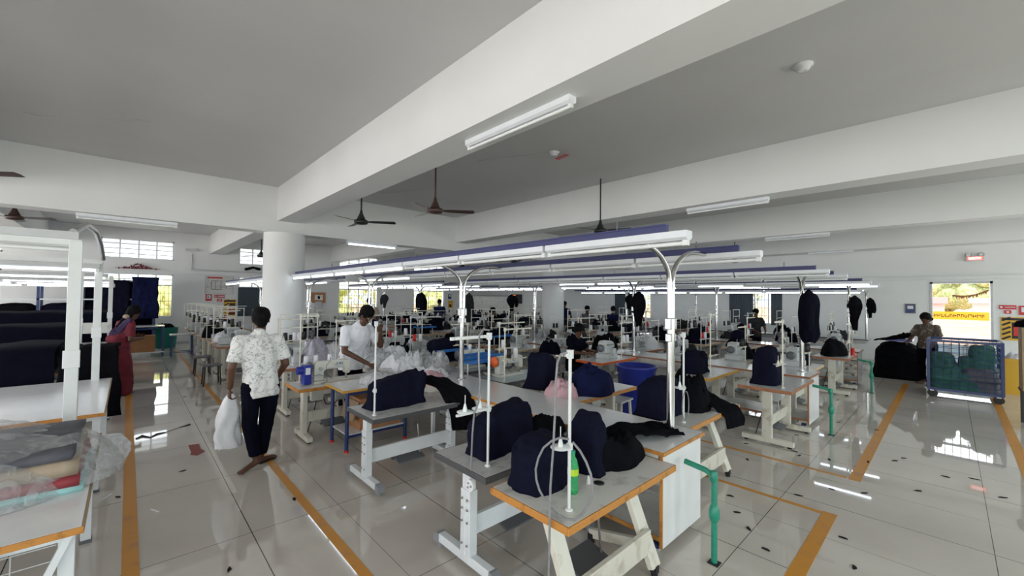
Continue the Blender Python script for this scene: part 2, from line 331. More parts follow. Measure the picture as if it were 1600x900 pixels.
def window(axis, face, a, b, z0, z1, cols, louvre_to=None, grill=True, all_louvre=False, shutters=()):
    """frame, mullions, louvre blades in the upper part, bar grill below"""
    wn[0] += 1; r = bpy.data.objects.new('window_%d' % wn[0], None); COL.objects.link(r); struct(r)
    T = (lambda u, w, z: (u, face + w, z)) if axis == 'y' else (lambda u, w, z: (face + w, u, z))
    f = MB(); t = .045
    f.ab(T(a, .03, z0), T(a + t, .11, z1)).ab(T(b - t, .03, z0), T(b, .11, z1)).ab(T(a, .03, z0), T(b, .11, z0 + t)).ab(T(a, .03, z1 - t), T(b, .11, z1))
    for k in range(1, cols):
        u = a + (b - a) * k / cols; f.ab(T(u - .02, .04, z0), T(u + .02, .10, z1))
    zl = z0 if all_louvre else louvre_to
    if zl and not all_louvre: f.ab(T(a, .04, zl - .025), T(b, .10, zl + .025))
    f.build('window_frame', 'wmetal', r)
    if zl:
        g = MB(); n = max(2, round((z1 - zl) / .19))
        for c in range(cols):
            u0 = a + (b - a) * c / cols + .025; u1 = a + (b - a) * (c + 1) / cols - .025
            for k in range(n):
                z = zl + (z1 - zl) * (k + .5) / n; d = (u1 - u0, .012, (z1 - zl) / n * .92) if axis == 'y' else (.012, u1 - u0, (z1 - zl) / n * .92)
                g.box(T((u0 + u1) / 2, .07, z), d, rx=.35 if axis == 'y' else 0, ry=-.35 if axis == 'x' else 0)
        g.build('louvre_pane', 'frosted', r)
        k2 = MB()
        for k in range(1, n): k2.ab(T(a, .062, zl + (z1 - zl) * k / n - .011), T(b, .078, zl + (z1 - zl) * k / n + .011))
        k2.build('louvre_clip', 'dgrey', r)
    if grill:
        top = zl if zl else z1; gb = MB()
        nb = int((b - a) / .115)
        for k in range(1, nb):
            u = a + (b - a) * k / nb; gb.ab(T(u - .006, .13, z0), T(u + .006, .142, top))
        for k in range(1, 4): gb.ab(T(a, .128, z0 + (top - z0) * k / 4 - .007), T(b, .144, z0 + (top - z0) * k / 4 + .007))
        gb.build('window_grill', 'blueframe' if axis == 'x' else 'dgrey', r)
    for (s0, s1) in shutters:
        sh = MB().ab(T(s0, -.03, z0 - .02), T(s1, .0, (zl or z1) - .02)); n = int((s1 - s0) / .09)
        for k in range(n): sh.ab(T(s0 + (k + .3) * (s1 - s0) / n, -.045, z0), T(s0 + (k + .7) * (s1 - s0) / n, -.03, (zl or z1) - .04))
        sh.build('shutter', M['shut'], r)
    return r
M['shut'] = mat('dark slate shutter', (.035, .055, .075), .5, var=.15)
for i, (a, b) in enumerate(YWIN):
    window('y', YW, a, b, 1.06, 2.70, 4, 2.28, shutters=((3.4, 4.9),) if i == 2 else ())
    window('y', YW, a, b, 3.24, 3.96, 4, all_louvre=True, grill=False)
window('x', XW, *XWIN[0], 1.06, 2.62, 4, 2.28, shutters=((9.9, 11.25),))
window('x', XW, *XWIN[1], 1.06, 2.62, 4, 2.28, shutters=((5.15, 6.0), (4.2, 4.55)))
dr = bpy.data.objects.new('door_1', None); COL.objects.link(dr); struct(dr)
f = MB(); f.ab((XW - .02, DOOR[0], 0), (XW + .1, DOOR[0] + .05, 2.56)).ab((XW - .02, DOOR[1] - .05, 0), (XW + .1, DOOR[1], 2.56)).ab((XW - .02, DOOR[0], 2.50), (XW + .1, DOOR[1], 2.56))
f.build('door_frame', 'lgrey', dr)
# orange floor markings
tn = [2]
def strip(pts, w):
    tn[0] += 1; b = MB()
    for (p, q) in zip(pts, pts[1:]): b.bar((*p, .001), (*q, .001), w, .002)
    return struct(b.build('trim_%d' % tn[0], 'tape'))
strip([(.06, -3), (.06, 19.5)], .095)
strip([(1.26, 1.2), (1.26, 18.5)], .075)
strip([(4.72, 2.6), (4.72, .82)], .055)
strip([(4.77, .77), (1.4, .77)], .105)
strip([(5.86, 2.6), (5.86, .80)], .055)
strip([(5.83, .73), (13.6, .73)], .105)
strip([(3.5, -.58), (14.5, -.62)], .105)
# ------------------------------------------------------------------ world outside
def outside():
    g = struct(MB().ab((-60, -120, -.5), (190, 120, -.4)).build('ground', 'earth'))
    def tree(name, label, x, y, h, r, seed, m, low=0):
        t = thing(name, label, 'tree', (x, y, -.4), 0, 'trees outside the far windows'); rnd = random.Random(seed)
        MB().tube([(0, 0, 0), (.1, .05, h * .4), (.05, 0, h * .7)], [.16, .12, .06]).build('trunk', 'bark', t)
        b = MB()
        for k in range(16):
            a = rnd.uniform(0, 2 * pi); q = rnd.uniform(0, r * .7); z = rnd.uniform(low, h); b.ball((q * cos(a), q * sin(a), z), rnd.uniform(.35, .6) * r, 8, 6)
        for k in range(700):
            a = rnd.uniform(0, 2 * pi); q = r * math.sqrt(rnd.random()) * 1.1; z = rnd.uniform(low, h + .3 * r)
            c = Vector((q * cos(a), q * sin(a), z)); u = Vector((rnd.gauss(0, 1), rnd.gauss(0, 1), rnd.gauss(0, 1))).normalized() * rnd.uniform(.15, .4)
            w = u.orthogonal().normalized() * .05
            b.add([c - u, c + w, c + u, c - w], [(0, 1, 2, 3)])
        b.build('crown', m, t)
    k = 0
    for x, y, h, r in ((-5.4, 25, 3.2, 1.4), (-1.6, 25.5, 3.0, 1.45), (1.8, 25, 3.1, 1.3), (5.2, 26, 3.4, 1.45), (8.9, 25.5, 3.2, 1.5), (12.8, 26.5, 3.5, 1.5), (16.6, 26, 3.2, 1.5)):
        k += 1; tree('leafy_bush_tree', 'sunlit bushy tree outside the left wall, ' + ORD[k - 1] + ' from the left', x, y, h, r, k, 'leaf2', .1)
    for x, y, h, r in ((112, 16.5, 11, 4.5), (113, 4.6, 12, 4.2), (112, -4.4, 10, 4.0), (122, -12.5, 12, 4.5), (124, 0, 14, 4.3), (27, 9, 4, 1.5), (26, 5, 3.6, 1.4), (27, 13, 4, 1.6)):
        k += 1; tree('shade_tree', ('tall sunlit tree beyond the yellow boundary wall, ' + ORD[k - 8] + ' of five' if x > 40 else 'sunlit bush outside the right hand windows, ' + ORD[k - 13] + ' of three'), x, y, h, r, k, 'leaf', 1.2 if x > 40 else .1)
    w = thing('compound_wall', 'yellow painted boundary wall with dark lettering seen through the doorway', 'wall', (84, 0, -.4))
    MB().box((0, 1.2, .55), (.25, 9.6, 1.1)).build('wall_panel', 'yellow', w)
    b = MB(); rnd = random.Random(3)
    y = 5.0
    while y > -3.0:      # dark painted lettering, letter by letter, too small in the photo to read
        wd = rnd.uniform(.16, .30); hh = .42
        b.box((-.135, y - .02, .55), (.02, .06, hh)).box((-.135, y - wd, .55 + rnd.uniform(-.1, .1)), (.02, .06, hh * .6)).box((-.135, y - wd / 2, .55 + rnd.choice((-.18, 0, .18))), (.02, wd, .07)); y -= wd + .13
    b.build('painted_lettering', 'greycloth', w)
    h = thing('shed', 'long low shed with a pinkish red roof beyond the yellow wall', 'building', (97, 4.6, -.4))
    MB().box((0, 0, 1.1), (4, 8, 2.2)).build('shed_wall', 'whitecloth', h)
    MB().prism([(-2.6, 2.1), (0, 3.1), (2.6, 2.1), (2.6, 2.2), (0, 3.25), (-2.6, 2.2)], -4.4, 4.4).build('shed_roof', mat('sun faded red roof', (.62, .30, .28), .8), h)
    h = thing('bluish_shed', 'pale blue grey shed beside the red roofed one beyond the yellow wall', 'building', (97, -5.4, -.4))
    MB().box((0, 0, 1.2), (4, 6, 2.4)).build('shed_wall', 'wmetal', h)
    MB().prism([(-2.4, 2.3), (0, 3.0), (2.4, 2.3), (2.4, 2.4), (0, 3.12), (-2.4, 2.4)], -3.4, 3.4).build('shed_roof', 'bluel', h)
    r = thing('door_gate', 'pale blue sheet gate standing across the lower part of the bright doorway', 'gate', (XW + .18, (DOOR[0] + DOOR[1]) / 2, 0))
    wd = DOOR[1] - DOOR[0] - .02
    MB().ab((-.01, -wd / 2, .08), (.01, wd / 2, .70)).build('gate_sheet', mat('pale blue sheet', (.55, .68, .80), .5), r)
    f = MB()
    for y in (-wd / 2 + .03, -.08, .2, wd / 2 - .03): f.ab((-.04, y - .02, 0), (-.01, y + .02, .74))
    for z in (.1, .42, .72): f.ab((-.04, -wd / 2, z - .02), (-.01, wd / 2, z + .02))
    f.build('gate_frame', 'lgrey', r)
outside()
# ------------------------------------------------------------------ builders for the sewing floor
def ss(a, b, x): t = max(0, min(1, (x - a) / (b - a))); return t * t * (3 - 2 * t)
def pile(rx, ry, h, seed, lump=.25, n=44, m=16, pw=2.2, freq=3.5):
    """closed heap of cloth: rounded polar height field with soft folds; local z=0 is the surface it lies on"""
    b = MB(); fs = []; R_ = max(rx, ry)
    def P(q, a):
        e = 1 + .20 * nz((cos(a), sin(a), 0), 1.6, seed) + .05 * nz((cos(a) * 4, sin(a) * 4, 0), 1, seed + 7)
        x = rx * q * e * cos(a); y = ry * q * e * sin(a)
        f = nz((x, y, 0), freq * .55 / R_, seed + 3) * 1.1 + nz((x, y, .3), freq * 1.3 / R_, seed + 9) * .55 + (1 - abs(nz((x, y * 1.6, 0), freq * 1.0 / R_, seed + 5)) * 2) * .35
        f += .30 * nz((x, y, 0), freq * 2.6 / R_, seed + 11)
        return (x, y, h * max(.0, (max(0, 1 - q ** (pw + .8))) ** .62 * (.82 + lump * .62 * f)))
    vs = [P(0, 0)]
    for i in range(1, m + 1):
        for k in range(n):
            p = P(i / m, 2 * pi * k / n); vs.append((p[0], p[1], max(.003, p[2]) if i < m else 0))
    for k in range(n): fs.append((0, 1 + k, 1 + (k + 1) % n))
    for i in range(m - 1):
        for k in range(n): fs.append((1 + i * n + k, 1 + (i + 1) * n + k, 1 + (i + 1) * n + (k + 1) % n, 1 + i * n + (k + 1) % n))
    b.add(vs, fs, True); b.add(vs[-n:], [tuple(range(n))[::-1]]); return b
def cover(lx, ly, h, seed, ears=.05, dome=.12, lean=0, sag=0):
    """cloth cover pulled over a machine: rounded box with wrinkles and pinched upper corners"""
    b = MB(); nx, ny, nzz = 22, 12, 14; P = {}; vs = []; fs = []
    def pt(i, j, k):
        u, v, w = i / nx * 2 - 1, j / ny * 2 - 1, k / nzz
        def sq(a): return math.copysign(1 - (1 - abs(a)) ** 1.35, a)
        x, y, z = sq(u), sq(v), w
        rr = max(abs(u), abs(v))
        L = (abs(u) ** 5 + abs(v) ** 5) ** .2
        if L > 0: x *= (rr / L) ** .9; y *= (rr / L) ** .9
        top = 1 - ss(.72, 1.0, z) * .16
        x *= top; y *= top * (1 - .12 * z)
        zz = h * (z - .10 * ss(.8, 1, z) * (rr ** 3) - .05 * (1 + nz((u * 2.2, v, 0), 1, seed + 8)) * z * z + dome * z * (1 - u * u) * .6 - sag * z * (.5 + .5 * u))
        cr = (abs(u) ** 4) * (abs(v) ** 1.5) * ss(.6, 1, z) * (1 if u > 0 else .35)
        x += math.copysign(ears / lx * 2 * cr, u); zz += ears * 1.1 * cr
        X, Y = x * lx / 2 + lean * zz, y * ly / 2
        fl_ = 1 - ss(0, .2, w); X *= 1 + .08 * fl_; Y *= 1 + .12 * fl_
        a = nz((X * 1.0, Y, zz * .6), 6, seed) * .034 + nz((X, Y, zz * .35), 13, seed + 5) * .018 + nz((X + zz, Y, zz * .2), 22, seed + 6) * .008
        n = Vector((x, y, .3 * (z - .3))); n.normalize() if n.length > 0 else None
        return (X + n.x * a, Y + n.y * a, max(0, zz + (n.z * a if w > .05 else 0)))
    def idx(i, j, k):
        key = (i, j, k)
        if key not in P: P[key] = len(vs); vs.append(pt(i, j, k))
        return P[key]
    for i in range(nx):
        for j in range(ny):
            for k in (0, nzz): fs.append(tuple(idx(*q) for q in ((i, j, k), (i + 1, j, k), (i + 1, j + 1, k), (i, j + 1, k))))
    for k in range(nzz):
        for i in range(nx):
            for j in (0, ny): fs.append(tuple(idx(*q) for q in ((i, j, k), (i + 1, j, k), (i + 1, j, k + 1), (i, j, k + 1))))
        for j in range(ny):
            for i in (0, nx): fs.append(tuple(idx(*q) for q in ((i, j, k), (i, j + 1, k), (i, j + 1, k + 1), (i, j, k + 1))))
    return b.add(vs, fs, True)
def sheet(path, wdir, width, seed, amp=.03, thick=.012, nu=22, nv=14, taper=.0, freq=5):
    """thick draped cloth following a path (list of points), width along wdir"""
    path = [Vector(p) for p in path]; wd = Vector(wdir).normalized(); seg = [(path[i + 1] - path[i]).length for i in range(len(path) - 1)]; T = sum(seg)
    def at(t):
        d = t * T
        for i, l in enumerate(seg):
            if d <= l or i == len(seg) - 1: return path[i].lerp(path[i + 1], min(1, d / l))
            d -= l
    top = []
    for i in range(nu + 1):
        t = i / nu; c = (at(max(0, t - .03)) + at(t) + at(min(1, t + .03))) / 3; tg = (at(min(1, t + .03)) - at(max(0, t - .03))).normalized(); n = tg.cross(wd).normalized()
        if n.z < -.2: n = -n
        row = []
        for j in range(nv + 1):
            v = j / nv - .5; p = c + wd * v * width * (1 - taper * t + .18 * nz((t * 3, v, 0), 1.5, seed))
            row.append((p, n, amp * (nz((t * 2, v * 3, 0), freq / 2.2, seed + 2) + .6 * nz((t * 3, v * 7, 1), freq / 2, seed + 4)) + amp * .5 * sin(v * 16 + 3 * nz((t, v, 0), 3, seed))))
        top.append(row)
    vs = []; fs = []; n1 = nv + 1
    for sgn in (1, 0):
        for row in top: vs += [p + n * (abs(a) + sgn * thick) for p, n, a in row]
    o = (nu + 1) * n1
    for i in range(nu):
        for j in range(nv):
            q = (i * n1 + j, i * n1 + j + 1, (i + 1) * n1 + j + 1, (i + 1) * n1 + j); fs.append(q); fs.append(tuple(x + o for x in q[::-1]))
    for i in range(nu):
        for j in (0, nv): a, c = i * n1 + j, (i + 1) * n1 + j; fs.append((a, c, c + o, a + o))
    for j in range(nv):
        for i in (0, nu): a, c = i * n1 + j, i * n1 + j + 1; fs.append((a, c, c + o, a + o))
    return MB().add(vs, fs, True)
def garment(w, d, h, seed, prof=None, fold=7, lobe=True):
    """hanging garment: z=0 at the hook, reaches down to -h"""
    prof = prof or [(0, .12), (.06, .45), (.14, .9), (.35, 1), (.7, .95), (1, .75)]
    b = MB(); n = 28; m = 18; vs = []; fs = []
    for i in range(m + 1):
        t = i / m
        for (a, x), (c, y) in zip(prof, prof[1:]):
            if a <= t <= c: q = x + (y - x) * (t - a) / (c - a); break
        for k in range(n):
            a = 2 * pi * k / n; f = 1 + .16 * sin(fold * a + 4 * nz((t, 0, 0), 2, seed)) * ss(.1, .5, t) + .22 * nz((cos(a), sin(a), t * 2), 1.3, seed)
            zz = -h * t + (.06 * h * nz((cos(a) * 1.5, sin(a), 0), 1.5, seed + 2) if i == m else 0)
            vs.append((w / 2 * q * f * cos(a) + .12 * w * nz((t, 3, 0), 2.5, seed), d / 2 * q * f * sin(a), zz))
    for i in range(m):
        for k in range(n): fs.append((i * n + k, i * n + (k + 1) % n, (i + 1) * n + (k + 1) % n, (i + 1) * n + k))
    b.add(vs, fs, True); b.add(vs[:n], [tuple(range(n))]); b.add(vs[-n:], [tuple(range(n))[::-1]])
    if lobe:       # a sleeve or fold hanging at one side
        sg = 1 if seed % 2 else -1; top = Vector((0, 0, -.08 * h)); pts = [top, Vector((sg * w * .34, .0, -.16 * h)), Vector((sg * w * .56, -.02, -.36 * h)), Vector((sg * w * .60, -.03, -.62 * h)), Vector((sg * w * .55, -.02, -.76 * h))]
        b.tube(pts, [w * .10, w * .20, w * .19, w * .17, w * .12], 12)
    return b
# ---- tables
def sewing_table(style, label, loc, L=1.15, D=.6, h=.74, group=None, edge='orange_edge', top='whitew', rz=0, motor=True, pedal=True):
    t = thing('sewing_table', label, 'table', loc, rz, group)
    th = .045
    tp = MB().ab((-L / 2 + .012, -D / 2 + .012, h - th), (L / 2 - .012, D / 2 - .012, h)).build('tabletop', top, t)
    e = MB()
    for s in (-1, 1):
        e.ab((-L / 2, s * D / 2 - (.012 if s > 0 else 0), h - th), (L / 2, s * D / 2 + (.012 if s < 0 else 0), h - .001))
        e.ab((s * L / 2 - (.012 if s > 0 else 0), -D / 2 + .012, h - th), (s * L / 2 + (.012 if s < 0 else 0), D / 2 - .012, h - .001))
    e.build('edge_band', edge, t, bevel=.003)
    lx = L / 2 - (.06 if style == 'T' else .20 if style == 'A' else .16)
    for s in (-1, 1):
        x = s * lx
        if style == 'T':       # modern white pedestal leg with foot bar and grey caps
            y = -D * .10
            lg = MB().ab((x - .035, y - .055, .06), (x + .035, y + .055, h - .17)).ab((x - .028, y - .046, h - .17), (x + .028, y + .046, h - th))
            lg.ab((x - .042, y - .006, .1), (x + .042, y + .006, h - .18)).build('leg', 'wmetal', t, bevel=.004)
            ft = MB().ab((x - .03, -D / 2 - .02, .045), (x + .03, D / 2 - .03, .11)).build('foot_bar', 'wmetal', t, bevel=.005)
            for q in (-1, 1):
                yy = -D / 2 - .035 if q < 0 else D / 2 - .02
                MB().prism([(yy - .025 if q > 0 else yy + .025, .11), (yy, .112), (yy + q * .045, .085), (yy + q * .045, .035), (yy - .025 if q > 0 else yy + .025, .035)], x - .034, x + .034, 'x').cyl((x, yy, 0), (x, yy, .04), .022).build('foot_cap', 'mgrey', t)
            b = MB()
            for z in (.18, .34, .43, .5):
                for yy in (-.03, .03): b.cyl((x - .044, y + yy, z), (x + .044, y + yy, z), .009, n=8)
            b.build('bolt', 'steel', t)
        elif style == 'A':     # old cream pressed-steel leg slanting forward at each end
            p0 = (x, .02, h - th); p1 = (x + s * .0, -D * .40, .06)
            MB().bar(p0, p1, .045, .11, (1, 0, 0)).build('leg', 'ywhite', t, bevel=.004)
            MB().bar((x, -D * .30, .19), (x, D * .46, .07), .04, .07).build('rear_foot', 'ywhite', t, bevel=.004)
            for yy in (-D * .40, D * .44): MB().cyl((x, yy, 0), (x, yy, .07), .024).box((x, yy, .05), (.04, .05, .05)).build('foot_pad', 'black', t)
            for z in (.55, .47):
                yb_ = .02 + (-D * .40 - .02) * (h - th - z) / (h - th - .06); MB().cyl((x - .032, yb_, z), (x + .032, yb_, z), .012, n=8).build('bolt', 'steel', t)
            MB().bar((x, -D * .36, h - th - .02), (x, D * .36, h - th - .02), .04, .04).build('top_rail', 'ywhite', t, bevel=.004)
        else:                  # plain cream column leg on a foot bar
            MB().ab((x - .03, -.06, .05), (x + .03, .06, h - th)).build('leg', 'ywhite', t, bevel=.004)
            MB().ab((x - .035, -D / 2 + .01, .025), (x + .035, D / 2 - .01, .09)).build('foot_bar', 'ywhite', t, bevel=.006)
            for q in (-1, 1): MB().cyl((x, q * (D / 2 - .06), 0), (x, q * (D / 2 - .06), .03), .025, n=10).build('foot_pad', 'black', t)
    cb = 'wmetal' if style == 'T' else 'ywhite'
    oy = -.06 if style == 'T' else (-D * .33 if style == 'A' else 0)
    MB().ab((-lx, oy - .018, .15 if style == 'A' else .22), (lx, oy + .018, .31 if style == 'A' else .36)).build('crossbar', cb, t, bevel=.004)
    if motor:
        MB().cyl((-.02, .02, h - .20), (.16, .02, h - .20), .085, n=18).cyl((.16, .02, h - .20), (.20, .02, h - .20), .06, n=14).box((.05, .02, h - .09), (.12, .06, .09)).build('motor', 'lgrey', t)
        MB().box((-.22, .1, h - .16), (.16, .09, .20)).build('control_box', 'cream', t, bevel=.008)
        MB().tube([(-.15, .1, h - .2), (-.08, .13, h - .34), (.02, .1, h - .36), (.06, .05, h - .28)], .008, 6).tube([(-.22, .1, h - .26), (-.24, .14, .3), (-.3, .2, .02)], .007, 6).build('cable', 'black', t)
    if pedal:
        MB().box((.0, .02, .16), (.32, .22, .018), rx=.25).ab((-.17, .06, .13), (.17, .09, .16)).build('pedal', 'dgrey', t)
        MB().cyl((.14, .0, .16), (.12, .02, h - .25), .008, n=8).build('pedal_rod', 'steel', t)
    return t
# ---- machines
def lockstitch(name, label, loc, rz=0, group=None, m='cream', servo=None, logo=False):
    t = thing(name, label, 'sewing machine', loc, rz, group)
    MB().ab((-.26, -.09, 0), (.24, .09, .035)).build('bed', m, t, bevel=.006)
    prof = [(-.25, .035), (-.25, .27), (-.22, .30), (.20, .30), (.245, .28), (.25, .13), (.235, .10), (.185, .10), (.17, .12), (.165, .185), (-.08, .185), (-.12, .16), (-.125, .035)]
    MB().prism(prof, -.055, .055).build('arm', m, t, bevel=.014)
    MB().cyl((-.25, 0, .225), (-.275, 0, .225), .03).lathe([(.02, -.02), (.075, -.018), (.08, 0), (.075, .018), (.02, .02)], (-.295, 0, .225), 20, Matrix.Rotation(pi / 2, 4, 'Y')).build('handwheel', 'dgrey', t)
    MB().cyl((.21, 0, .10), (.21, 0, .05), .007, n=8).cyl((.21, 0, .05), (.21, 0, .012 + .025), .002, n=6).build('needle_bar', 'steel', t)
    MB().cyl((.195, 0, .11), (.195, 0, .055), .005, n=8).box((.203, -.01, .042), (.02, .045, .008)).build('presser_foot', 'steel', t)
    b = MB()
    for x in (.10, .17): b.cyl((x, 0, .30), (x, 0, .335), .005, n=8).ball((x, 0, .34), .012, 8, 6)
    b.cyl((.05, -.055, .24), (.05, -.075, .24), .02).cyl((-.17, -.055, .2), (-.17, -.072, .2), .026); b.build('tension_knob', 'steel', t)
    MB().ab((-.08, -.057, .19), (.16, -.054, .215)).box((-.19, -.057, .12), (.07, .006, .09)).build('cover_plate', 'lgrey', t)
    MB().tube([(-.02, .0, .34), (-.04, -.06, .30), (-.09, -.065, .25), (-.1, -.06, .14), (-.02, -.07, .05)], .003, 5).build('oil_tube', 'black', t)
    MB().cyl((-.02, .03, .30), (-.02, .03, .34), .004, n=6).lathe([(.002, 0), (.03, 0), (.027, .08), (.01, .085)], (-.02, .03, .30), 12).build('thread_cone', 'whitecloth', t)
    if servo:
        q = MB().box((-.34, -.02, .14), (.10, .13, .26)).cyl((-.39, -.02, .20), (-.46, -.02, .20), .055, n=16).build('servo_motor', servo, t, bevel=.008)
        MB().box((-.34, -.087, .19), (.06, .004, .09)).build('motor_label', 'white', q)
        MB().tube([(-.29, -.08, .10), (-.22, -.14, .14), (-.12, -.15, .10), (-.10, -.13, .03), (-.18, -.12, .01)], .006, 6).build('cable', 'mgrey', t)
    if logo:
        text_obj('maker_lettering', 'JUKI', .052, mat('blue lettering', (.02, .04, .25), .4), t, Matrix.Translation((.09, -.058, .252)) @ Matrix.Rotation(pi / 2, 4, 'X'))
    return t
def overlock(name, label, loc, rz=0, group=None, m='mach2'):
    t = thing(name, label, 'sewing machine', loc, rz, group)
    MB().ab((-.17, -.14, 0), (.17, .14, .10)).build('base', m, t, bevel=.012)
    MB().prism([(-.15, .1), (-.15, .30), (-.11, .34), (.06, .34), (.13, .31), (.16, .26), (.16, .21), (.05, .20), (.02, .10)], -.08, .10).build('arm', m, t, bevel=.012)
    MB().box((.09, -.05, .145), (.13, .16, .09)).build('looper_cover', 'lgrey', t, bevel=.01)
    MB().lathe([(.015, -.02), (.07, -.02), (.075, 0), (.07, .02), (.015, .02)], (-.185, .02, .2), 18, Matrix.Rotation(pi / 2, 4, 'Y')).build('handwheel', 'dgrey', t)
    b = MB()
    for k in range(4): b.cyl((-.10 + k * .06, -.08, .27), (-.10 + k * .06, -.105, .27), .016, n=10)
    b.build('tension_knob', 'steel', t)
    b = MB()
    for k in range(3): b.tube([(-.1 + k * .07, -.10, .27), (-.06 + k * .06, -.13, .2), (.05 + k * .03, -.12, .14)], .002, 5)
    b.cyl((.08, -.02, .22), (.08, -.02, .13), .005, n=6).cyl((.1, 0, .34), (.1, 0, .39), .004, n=6); b.build('needle_bar', 'steel', t)
    MB().box((-.04, -.115, .06), (.12, .05, .05)).cyl((-.13, -.145, .05), (-.05, -.145, .05), .035, n=14).build('motor', 'lgrey', t)
    return t
def thread_stand(label, loc, h=.72, arm=.3, cones=2, group=None, m='ywhite', disc_z=.30, side=1, cone_m=None, rz=0):
    t = thing('thread_stand', label, 'thread stand', loc, rz, group)
    MB().cyl((0, 0, 0), (0, 0, h), .0095, n=10).lathe([(.022, 0), (.022, .008), (.012, .012)], (0, 0, 0), 12).build('rod', m, t)
    MB().box((-side * (arm / 2 - .02), 0, h - .02), (arm, .016, .022)).box((0, 0, h - .02), (.03, .03, .05)).build('guide_arm', m, t, bevel=.002)
    b = MB()
    for k in range(3): b.cyl((-side * (.06 + k * arm * .35), -.012, h - .02), (-side * (.06 + k * arm * .35), .012, h - .02), .005, n=8)
    b.build('eyelet', 'steel', t)
    MB().box((-side * (arm * .36), 0, disc_z), (arm * .85, .018, .016)).box((0, 0, disc_z), (.028, .028, .04)).build('spool_arm', m, t, bevel=.002)
    for k in range(cones):
        x = -side * (.08 + k * .13)
        d = MB().lathe([(.004, 0), (.055, .004), (.057, .009), (.004, .012)], (x, 0, disc_z + .008), 18).build('spool_disc', m, t)
        MB().cyl((x, 0, disc_z + .02), (x, 0, disc_z + .13), .003, n=6).lathe([(.016, 0), (.014, .02), (.007, .05), (.003, .055)], (x, 0, disc_z + .018), 10).build('spool_pin', m, d)
        if cone_m: MB().lathe([(.004, 0), (.036, 0), (.030, .13), (.006, .135)], (x, 0, disc_z + .022), 12).build('thread_cone', cone_m[k % len(cone_m)], d)
    return t
def thread_rack(label, loc):
    t = thing('thread_rack', label, 'thread rack', loc)
    for s in (-1, 1): MB().box((s * .30, 0, .43), (.013, .013, .86)).build('upright', 'ywhite', t)
    for z in (.85, .62): MB().box((0, 0, z), (.62, .012, .016)).build('cross_bar', 'ywhite', t)
    MB().box((0, 0, .40), (.62, .10, .010)).build('spool_shelf', 'ywhite', t)
    for k in range(4): MB().lathe([(.004, 0), (.038, 0), (.032, .13), (.008, .135)], (-.22 + k * .145, 0, .407), 12).build('thread_cone', ['black', 'whitecloth', 'black', 'slate'][k], t)
    MB().box((0, 0, .09), (.40, .16, .16)).box((.06, -.09, .10), (.12, .04, .08)).build('drive_box', 'mach2', t, bevel=.008)
    return t
def worktop(name, label, x0, x1, y0, y1, h, m='white', edge='orange_edge', panel=True, dark=False):
    """long centre table: top, edge band, end panel on castors, lower shelf and legs"""
    cx, cy = (x0 + x1) / 2, (y0 + y1) / 2; t = thing(name, label, 'table', (cx, cy, 0), 0, 'long white centre worktops')
    L, Wd = y1 - y0, x1 - x0
    MB().ab((-Wd / 2 + .012, -L / 2 + .012, h - .03), (Wd / 2 - .012, L / 2 - .012, h)).build('tabletop', m, t)
    e = MB()
    for s in (-1, 1):
        e.ab((-Wd / 2, s * L / 2 - .012 * (s > 0), h - .03), (Wd / 2, s * L / 2 + .012 * (s < 0), h - .001)); e.ab((s * Wd / 2 - .012 * (s > 0), -L / 2 + .012, h - .03), (s * Wd / 2 + .012 * (s < 0), L / 2 - .012, h - .001))
    e.build('edge_band', edge, t, bevel=.003)
    MB().ab((-Wd / 2 + .03, -L / 2 + .06, h - .14), (-Wd / 2 + .05, L / 2 - .05, h - .03)).ab((Wd / 2 - .05, -L / 2 + .06, h - .14), (Wd / 2 - .03, L / 2 - .05, h - .03)).build('apron', M['whitew'] if not dark else M['lgrey'], t)
    if panel:
        p = MB().ab((-Wd / 2 + .035, -L / 2 + .025, .07), (Wd / 2 - .035, -L / 2 + .045, h - .03)).build('end_panel', 'white', t)
        MB().ab((-Wd / 2 + .022, -L / 2 + .024, .07), (-Wd / 2 + .035, -L / 2 + .046, h - .03)).build('panel_edge_band', edge, p)
        for s in (-1, 1):
            c = MB().cyl((s * (Wd / 2 - .08) - .015, -L / 2 + .10, .03), (s * (Wd / 2 - .08) + .015, -L / 2 + .10, .03), .03).build('castor_wheel', 'lgrey', t)
            MB().box((s * (Wd / 2 - .08), -L / 2 + .10, .055), (.05, .06, .03)).build('castor_bracket', 'blueframe', c)
    MB().ab((-Wd / 2 + .04, -L / 2 + .05, .12), (Wd / 2 - .04, -L / 2 + min(2.4, L) - .05, .14)).build('lower_shelf', 'whitew', t)
    MB().ab((-Wd / 2 + .03, -L / 2 + .05, .115), (-Wd / 2 + .04, -L / 2 + min(2.4, L) - .05, .145)).build('shelf_edge_band', edge, t)
    b = []
    n = max(2, int(L / 1.5))
    for k in range(1, n + 1):
        for s in (-1, 1):
            MB().ab((s * (Wd / 2 - .07) - .02, -L / 2 + k * (L - .1) / n - .02, 0), (s * (Wd / 2 - .07) + .02, -L / 2 + k * (L - .1) / n + .02, h - .03)).build('leg', 'wmetal' if not dark else 'black', t)
    return t
